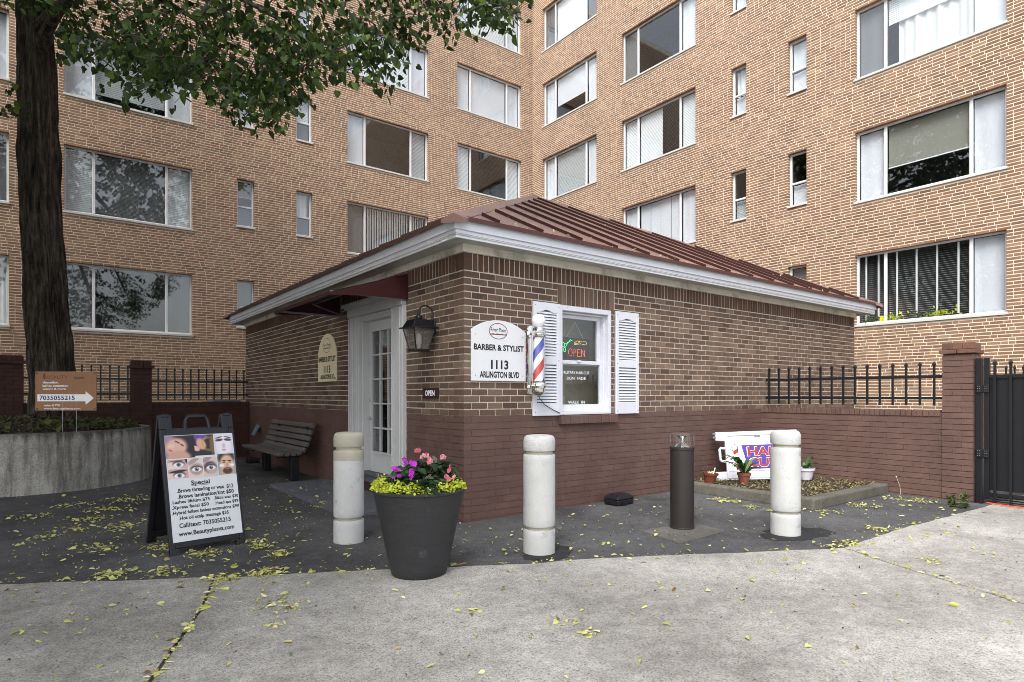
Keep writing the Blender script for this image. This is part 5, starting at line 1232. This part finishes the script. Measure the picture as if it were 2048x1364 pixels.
MB().add([(yx(.155 + .03 * math.cos(a)), -.0046, yz(.88 + .075 * math.sin(a))) for a in np.linspace(1.2, 5.2, 12)], [tuple(range(12))]).build('emblem', MATS['ink_plum'], ys)
for u, v in ((.03, .96), (.97, .96), (.03, .04), (.97, .04)): MB().box(yx(u) - .009, -.0046, yz(v) - .008, yx(u) + .009, .004, yz(v) + .008).build('eyelet', MATS['ink'], ys)
for u in (.445, .67): MB().tube([(yx(u), 0.0, .85), (yx(u), 0.0, zb + .25)], .0045, 6).build('stake', MATS['aluminium'], ys)

# ------------------------------------------------------------------ bench
be = thing('bench', 'weathered grey slatted wooden bench against the dark side wall of the shop', 'bench', (-.40, 5.2, 0))
def slat(u, z, ang_, L0, L1, wd=.078, th=.045):
    d = Vector((math.cos(ang_), 0, math.sin(ang_))); nn = Vector((-math.sin(ang_), 0, math.cos(ang_)))
    MB().obox((u + .40, (L0 + L1) / 2 - 5.2, z), d, (0, 1, 0), nn, wd / 2, (L1 - L0) / 2, th / 2).build('slat', MATS['bench_wood'], be, bevel=.008)
for u, z, a_ in ((-.655, .425, .05), (-.56, .42, -.03), (-.465, .42, -.03), (-.37, .428, .25), (-.292, .475, .85), (-.245, .56, 1.2), (-.215, .655, 1.27), (-.188, .75, 1.3), (-.150, .85, 1.15)): slat(u, z, a_, 4.12, 6.35)
for yv in (4.32, 5.85):
    m = MB(); m.box(-.06, yv - 5.2 - .07, 0, .06, yv - 5.2 + .07, .38); m.build('leg', MATS['black_metal'], be, bevel=.006)
    MB().prism([(-.25, .36), (.02, .36), (.14, .40), (.19, .52), (.245, .84), (.21, .85), (.155, .56), (.10, .44), (-.02, .395), (-.25, .395)], yv - 5.2 - .025, yv - 5.2 + .025).build('bracket', MATS['black_metal'], be)
# small wall fitting and bait boxes
wf = thing('floodlight', 'small pale rectangular floodlight low on the shop wall above the bench end', 'light', (0, 7.72, .62), R(-90))
MB().obox((0, -.10, 0), (1, 0, 0), (0, .88, -.47), (0, .47, .88), .07, .022, .12).build('head', MATS['bin_grey'], wf, bevel=.006)
MB().box(-.03, -.09, -.04, .03, 0, .03).build('bracket', MATS['black_metal'], wf, bevel=.004)
def bait(label, x, y, rz, s=1.):
    t = thing('bait_box', label, 'box', (x, y, 0), rz, 'black bait boxes on the ground')
    w_, d_, h_ = .155 * s, .11 * s, .12 * s
    MB().prism([(-w_, 0), (w_, 0), (w_ * 1.03, h_ * .55), (-w_ * 1.03, h_ * .55)], -d_, d_).build('tray', MATS['black_plastic'], t, bevel=.015)
    m = MB(); V = [(sx * w_ * 1.05, sy * d_ * 1.05, h_ * .56) for sx, sy in ((-1, -1), (1, -1), (1, 1), (-1, 1))] + [(sx * w_ * .98, sy * d_ * .98, h_ * .8) for sx, sy in ((-1, -1), (1, -1), (1, 1), (-1, 1))] + [(sx * w_ * .62, sy * d_ * .55, h_ * 1.05) for sx, sy in ((-1, -1), (1, -1), (1, 1), (-1, 1))]
    m.add(V, [(0, 3, 2, 1)] + [(i_ * 4 + k, i_ * 4 + (k + 1) % 4, i_ * 4 + 4 + (k + 1) % 4, i_ * 4 + 4 + k) for i_ in range(2) for k in range(4)] + [(8, 9, 10, 11)]); m.build('lid', MATS['black_plastic'], t, bevel=.01)
    MB().box(-w_ * .5, -d_ * 1.12, 0.002, w_ * .1, -d_ * .9, h_ * .45).build('opening', MATS['ink'], t)
bait('black plastic bait box at the foot of the brown painted shop wall', 2.13, -.22, R(4))
bait('black plastic bait box in the shade under the far end of the bench', -.25, 7.35, R(-90), .9)

# ------------------------------------------------------------------ kerbed bed, mulch, pots, hair cut board
bd = thing('planting_bed', 'low concrete kerb around a mulch bed in the wall corner', 'kerb')
bU, bV = 3.61, -1.895
MB().box(bU, bV, -.02, bU + .16, -.004, .13).build('kerbstone', MATS['kerb'], bd, bevel=.022)
MB().box(bU + .163, bV, -.02, U5 - .012, bV + .16, .128).build('kerbstone', MATS['kerb'], bd, bevel=.022)
sm = MB(); nx, ny = 24, 22
for j in range(ny + 1):
    for i_ in range(nx + 1): sm.v.append((bU + .15 + (U5 - .01 - bU - .15) * i_ / nx, bV + .15 + (-.006 - bV - .15) * j / ny, .095 + .03 * math.sin(i_ * .5) * math.sin(j * .6) + random.uniform(-.01, .012)))
for j in range(ny):
    for i_ in range(nx): a_ = j * (nx + 1) + i_; sm.f.append((a_, a_ + 1, a_ + nx + 2, a_ + nx + 1)); sm.mi.append(0)
sm.build('soil', MATS['soil'], bd, smooth=True)
n = 2600; P = np.stack([rng.uniform(bU + .17, U5 - .03, n), rng.uniform(bV + .17, -.02, n), rng.uniform(.105, .13, n)], 1)
mu = leaves_obj('mulch', P, rdir(n, 1.5), rdir(n, 0), rng.uniform(.018, .045, n), LANCE, HF, MATS['litter_brown'], kind='stuff'); tag(mu, 'dry leaf mulch covering the kerbed bed', 'mulch')
hc = np.array(atD(1518, 790, 8.75)); hcut = thing('hair_cut_sign', 'white plastic folded board reading HAIR CUT lying on its side in the bed', 'sign', (hc[0], hc[1], .125), YAW - R(6))
hb = bpy.data.objects.new('board', None)
m = MB(); W2, H2 = 1.16, .70
m.prism([(-.44, .02), (.58, .02), (.58, H2), (-.57, H2), (-.57, H2 - .125), (-.44, H2 - .135)], -.03, .03)
m.prism([(-.60, .0), (-.44, .0), (-.44, .125), (-.60, .125)], -.03, .03).prism([(-.441, .0), (.55, .0), (.55, .02), (-.441, .02)], -.029, .029)
board = m.build('board', MATS['white_plastic'], hcut, bevel=.012); board.rotation_euler = (R(-9), R(-2.5), 0)
MB().tube([(-.44, 0, .46), (-.50, 0, .47), (-.515, 0, .45), (-.515, 0, .30), (-.50, 0, .28), (-.44, 0, .27)], .02, 10).build('handle', MATS['white_plastic'], board, smooth=True)
for z in (H2 - .02, H2 - .075, .03, .09): MB().box(-.605, -.034, z - .012, -.56, -.028, z + .012).build('hinge_slot', MATS['bin_grey'], board)
MB().box(-.40, -.034, H2 - .065, .5, -.0302, H2 - .058).box(-.02, -.036, H2 - .085, .06, -.0301, H2 - .06).build('channel', MATS['bin_grey'], board)
MB().box(-.41, -.036, .13, .55, -.0305, .53).build('insert', MATS['sign_white'], board, bevel=.002, seg=1)
MB().add([(-.215, -.0375, .50), (-.14, -.0375, .155), (.53, -.0375, .155), (.53, -.0375, .50)], [(0, 1, 2, 3)]).build('purple_field', MATS['purple_print'], board)
for s_, z in (('HAIR', .345), ('CUT', .185)):
    text(s_, board, MATS['white_print'], -.145 if s_ == 'HAIR' else -.14, z, -.0382, w=.50 if s_ == 'HAIR' else .43, h=.124, align='LEFT', bold=.045)
    text(s_, board, MATS['red_print'], -.135 if s_ == 'HAIR' else -.13, z + .003, -.039, w=.48 if s_ == 'HAIR' else .41, h=.117, align='LEFT', bold=.034)
m = MB(); cols_ = [2, 0, 1, 0, 2, 0]
for k in range(5):
    za, zb_ = .16 + k * .055, .16 + (k + 1) * .055; xo = -.27 - .035 * (za - .16) / .3; m.add([(xo - .035, -.0376, za - .02), (xo + .035, -.0376, za + .02), (xo + .028, -.0376, zb_ + .02), (xo - .042, -.0376, zb_ - .02)], [(0, 1, 2, 3)], (2, 0, 1, 0, 2)[k])
m.build('pole_picture', [MATS['stripe_white'], MATS['stripe_blue'], MATS['red_print']], board)
MB().tube([(-.345, -.038, .42), (-.35, -.038, .48), (-.31, -.038, .52), (-.27, -.038, .48), (-.27, -.038, .42)], .004, 5).build('pole_outline', MATS['ink'], board)
def clay(label, x, y, z, r, h, mat, tilt=0, plant=None, name='flower_pot'):
    t = thing(name, label, 'pot', (x, y, z)); t.rotation_euler = (tilt, tilt * .6, 0)
    MB().lathe([(r * .68, 0), (r * .95, h * .78), (r * 1.06, h * .79), (r * 1.08, h), (r * .98, h), (r * .9, h * .8), (0, h * .8)], 28).build('pot', mat, t, smooth=True)
    return t
def strap_plant(label, x, y, z, n, L, seed, mat='house_leaf', up=.8):
    r4 = np.random.default_rng(seed); t = thing('house_plant', label, 'plant', (x, y, z))
    for k in range(n):
        a = r4.uniform(0, 6.283); l = L * r4.uniform(.6, 1.1); d = np.array([math.cos(a), math.sin(a), 0]); s = np.array([-d[1], d[0], 0]); wv_ = .10 * l; V = []; rise = r4.uniform(.35, 1.0) * up
        for j in range(7):
            u = j / 6; c = d * l * (u * .85) + np.array([0, 0, l * (rise * math.sin(u * 2.2))]); w_ = wv_ * math.sin(math.pi * (.12 + .86 * u)) + .001; V += [c + s * w_, c - np.array([0, 0, w_ * .4]), c - s * w_]
        f_ = []
        for j in range(6): f_ += [(j * 3, j * 3 + 1, j * 3 + 4, j * 3 + 3), (j * 3 + 1, j * 3 + 2, j * 3 + 5, j * 3 + 4)]
        MB().add(V, f_).build('leaf', MATS[mat], t, smooth=True)
x, y = onZ(.12, 1419, 966); t = clay('small brown pot with a plant label at the left end of the bed', x, y, .115, .095, .15, MATS['terracotta_dark'], R(5))
MB().obox((.05, -.02, .175), (1, 0, 0), (0, 1, 0), (.3, 0, .95), .012, .002, .05).build('plant_label', MATS['white_print'], t)
for k in range(7): MB().tube([(random.uniform(-.04, .04), random.uniform(-.04, .04), .12), (random.uniform(-.08, .06), random.uniform(-.06, .06), .15 + random.uniform(0, .03))], .005, 5).build('stem', MATS['sign_cream'], t)
x, y = onZ(.12, 1488, 968); clay('terracotta pot of striped leaves in front of the hair cut board', x, y, .115, .085, .16, MATS['terracotta'])
strap_plant('striped strap leaved plant in the terracotta pot by the hair cut board', x, y, .24, 22, .34, 4)
x, y = onZ(.12, 1611, 958); t = clay('white pot half hidden behind the right white bollard', x, y, .115, .12, .17, MATS['white_plastic'])
strap_plant('small green plant in the white pot behind the right bollard', x, y, .24, 12, .26, 6)

# weeds at the foot of the garden wall
def weed(label, x, y, n, h, seed):
    r4 = np.random.default_rng(seed); P = np.stack([x + r4.normal(size=n) * .02, y + r4.normal(size=n) * .02, r4.uniform(.01, h, n)], 1); o = leaves_obj('weed', P, rdir(n, .8), rdir(n, .3), r4.uniform(.03, .06, n), HEART, HF, MATS['ground_leaf']); tag(o, label, 'weed')
for lb_, px, py, n_, h_ in (('low green weed at the foot of the wall just left of the pillar', 1906, 1012, 26, .13), ('taller green weed at the foot of the pillar beside the gate', 1931, 1016, 30, .16), ('small green sprout at the corner foot of the kerb', 1532, 995, 16, .08), ('leafy sprout on the asphalt against the kerbed bed', 1665, 1003, 22, .1)):
    x, y = onZ(0, px, py); weed(lb_, x - .03, y, n_, h_, px)
dn = MB().tube([(5.66, -2.05, 0), (5.655, -2.04, .12), (5.65, -2.0, .23)], .0018, 5); dn.lathe([(.0, 0), (.010, .005), (.011, .013), (0, .018)], 8, (5.65, -2.0, .225)); dn = dn.build('dry_stalk', MATS['sign_cream']); tag(dn, 'thin dry seed stalk standing against the painted wall', 'plant')

# plants on the sill of the nearest flat
bx_ = AU + .14
for k, (vv, nm) in enumerate(((.55, 'a'), (.15, 'b'), (-.4, 'c'), (-.75, 'd'))):
    r4 = np.random.default_rng(k); n = 60; P = np.stack([np.full(n, bx_) + r4.uniform(-.02, .03, n), vv + r4.normal(size=n) * .14, 2.98 + np.abs(r4.normal(size=n)) * .07], 1)
    o = leaves_obj('plants', P, rdir(n, .6), rdir(n, .5), r4.uniform(.04, .08, n), LANCE, HF, MATS['jenny_leaf' if k % 2 else 'house_leaf'], WIN_A0); o.matrix_parent_inverse = (Matrix.Translation((AU, 0, 0)) @ Matrix.Rotation(R(-90), 4, 'Z')).inverted()
o = MB().box(bx_ - .02, .28, 2.98, bx_ + .05, .40, 3.09).build('yellow_pot', emis('yellow_paint', lin(240, 190, 20), 0), WIN_A0); o.matrix_parent_inverse = (Matrix.Translation((AU, 0, 0)) @ Matrix.Rotation(R(-90), 4, 'Z')).inverted()

# ------------------------------------------------------------------ fallen bracts and leaves (litter)
BR = [(0, 0), (.13, .15), (.16, .5), (.12, .85), (0, 1.0), (-.12, .85), (-.16, .5), (-.13, .15)]
P = []
def scatter(n, fn):
    for _ in range(n): P.append(fn())
def clump(cx, cy, n, sx, sy): P.extend([(cx + random.gauss(0, sx), cy + random.gauss(0, sy)) for _ in range(n)])
def pxclump(px, py, n, s=.08, s2=None): x, y = onZ(0, px, py); clump(x, y, n, s, s2 or s)
scatter(560, lambda: (random.uniform(-5, 0), random.uniform(-1.2, 5)))
scatter(620, lambda: (random.gauss(-2.6, .9), random.gauss(1.2, 1.2)))
scatter(260, lambda: (random.uniform(-.5, 5.6), random.uniform(-3.0, -.1)))
scatter(700, lambda: (random.uniform(-4.5, 5), random.uniform(-5, -.5)))
for k in range(len(ED) - 1):                        # along the edge of the asphalt
    (x, y) = ED[k]
    if -4.5 < x < 5: clump(x, y + .02, int(random.choice((0, 1, 2, 4, 7)) * (1.6 if x < -1.5 else .9)), .05, .028)
for (px, py, n_, s_) in ((210, 1020, 45, .09), (150, 1060, 30, .1), (240, 1055, 45, .08), (60, 985, 25, .1), (225, 1150, 55, .05), (330, 1145, 40, .07), (440, 1160, 70, .06), (530, 1148, 70, .07), (330, 1095, 60, .07), (420, 1108, 60, .07), (500, 1085, 30, .05), (180, 1040, 50, .10), (260, 1000, 60, .12), (60, 1035, 30, .08), (100, 1075, 25, .06), (200, 1100, 40, .08), (150, 1010, 30, .1),
                      (520, 1095, 40, .05), (560, 1110, 25, .05), (640, 1015, 25, .06), (540, 1210, 18, .05), (590, 1215, 18, .05), (545, 1255, 10, .03), (1470, 1005, 40, .05), (1500, 1015, 30, .05), (1540, 1022, 25, .05), (1440, 1000, 25, .05), (1725, 1012, 50, .07), (1650, 1025, 20, .05), (1800, 1000, 40, .09), (1850, 1003, 40, .08), (1760, 1060, 30, .05), (1700, 1088, 35, .05), (1660, 1095, 20, .04), (1865, 1125, 20, .05), (1180, 1270, 8, .03), (940, 1225, 8, .03), (1130, 1245, 14, .05), (240, 895, 25, .2)): pxclump(px, py, int(n_ * 1.9), s_ * 1.15)
for t_ in np.linspace(0, 1, 90):                     # in the joint
    y = -.72 - 1.9 * t_; x = float(np.interp(-y, [.66, 1.161, 2.113, 5.8], [-2.50, -2.702, -3.097, -4.6])); clump(x, y, random.choice((1, 2, 2, 3)), .012, .012)
for t_ in np.linspace(0, 1, 50): x = 2.05 + (1.5 - 2.05) * t_; y = -2.95 + (-4.25 + 2.95) * t_; clump(x, y, random.choice((0, 0, 1, 1, 2)), .015, .015)
P = np.array(P)
def free(p):
    x, y = p
    if -.05 < x < 9.1 and -.05 < y < 9: return False
    if math.hypot(x - RC[0], y - RC[1]) < RR + .05: return False
    if math.hypot(x - px_, y - py_) < .22: return False
    if bU - .03 < x and bV - .03 < y: return False
    return x < 5.6
P = P[[free(p) for p in P]]; n = len(P)
pos = np.concatenate([P, (np.where((P[:, 0] > -.9) & (P[:, 0] < 0) & (P[:, 1] > .98) & (P[:, 1] < 3.85), .046, .008) + rng.uniform(0, .012, n))[:, None]], 1)
axv = rdir(n, 0); axv[:, 2] *= .15
sz = np.where(rng.uniform(0, 1, n) < .55, rng.uniform(.008, .024, n), rng.uniform(.024, .060, n)); shp = rng.uniform(0, 1, n)
VA = leaf_cloud(pos, rdir(n, 2.0), axv, sz, BR, .45); VB = leaf_cloud(pos, rdir(n, 1.6), axv, sz * .55, ROUND, .3, .8); VC = leaf_cloud(pos, rdir(n, .8), axv, sz, LANCE, .6)
pick = (shp[:, None, None] < .5); VA, VB, VC = (v.reshape(n, 8, 3) for v in (VA, VB, VC)); VV = np.where(pick, VA, np.where(shp[:, None, None] < .7, VB, VC)).reshape(-1, 3); VV[:, 2] = np.maximum(VV[:, 2], .0065)
lit = npmesh('leaf_litter', VV, np.concatenate([(np.arange(n)[:, None, None] * 8 + h[None]).reshape(-1, 5) for h in HF]), MATS['bract'], None, 'stuff'); tag(lit, 'pale yellow fallen bracts scattered over asphalt and concrete', 'leaf litter')
# a few on the roof
n = 60; tt = rng.uniform(.05, .95, n); hh = rng.uniform(0, 1, n) ** 2; base_ = np.stack([-.3 + 9.6 * tt, np.full(n, -.3), np.full(n, RZ)], 1); upd = np.array([0, PK.y + .3, PK.z - RZ]); lim = np.minimum(tt, 1 - tt) * 2 * .95
pos = base_ + upd[None] * (hh * lim)[:, None] + np.array([0, 0, .03]); 
rl = leaves_obj('roof_litter', pos, rdir(n, 2), rdir(n, 0), rng.uniform(.03, .06, n), BR, HF, MATS['bract'], kind='stuff'); tag(rl, 'pale bracts caught on the red metal roof', 'leaf litter')

# grit: small dark bits lying on the concrete
n = 700; gx = rng.uniform(-4.5, 5.5, n); gy = rng.uniform(-5.2, -.6, n); pos = np.stack([gx, gy, np.full(n, .006)], 1)
gr = leaves_obj('grit', pos, rdir(n, 2.5), rdir(n, 0), rng.uniform(.006, .02, n), LANCE, HF, MATS['bark'], kind='stuff', fold=.4); tag(gr, 'small dark bits of bark and grit on the pavement', 'grit')
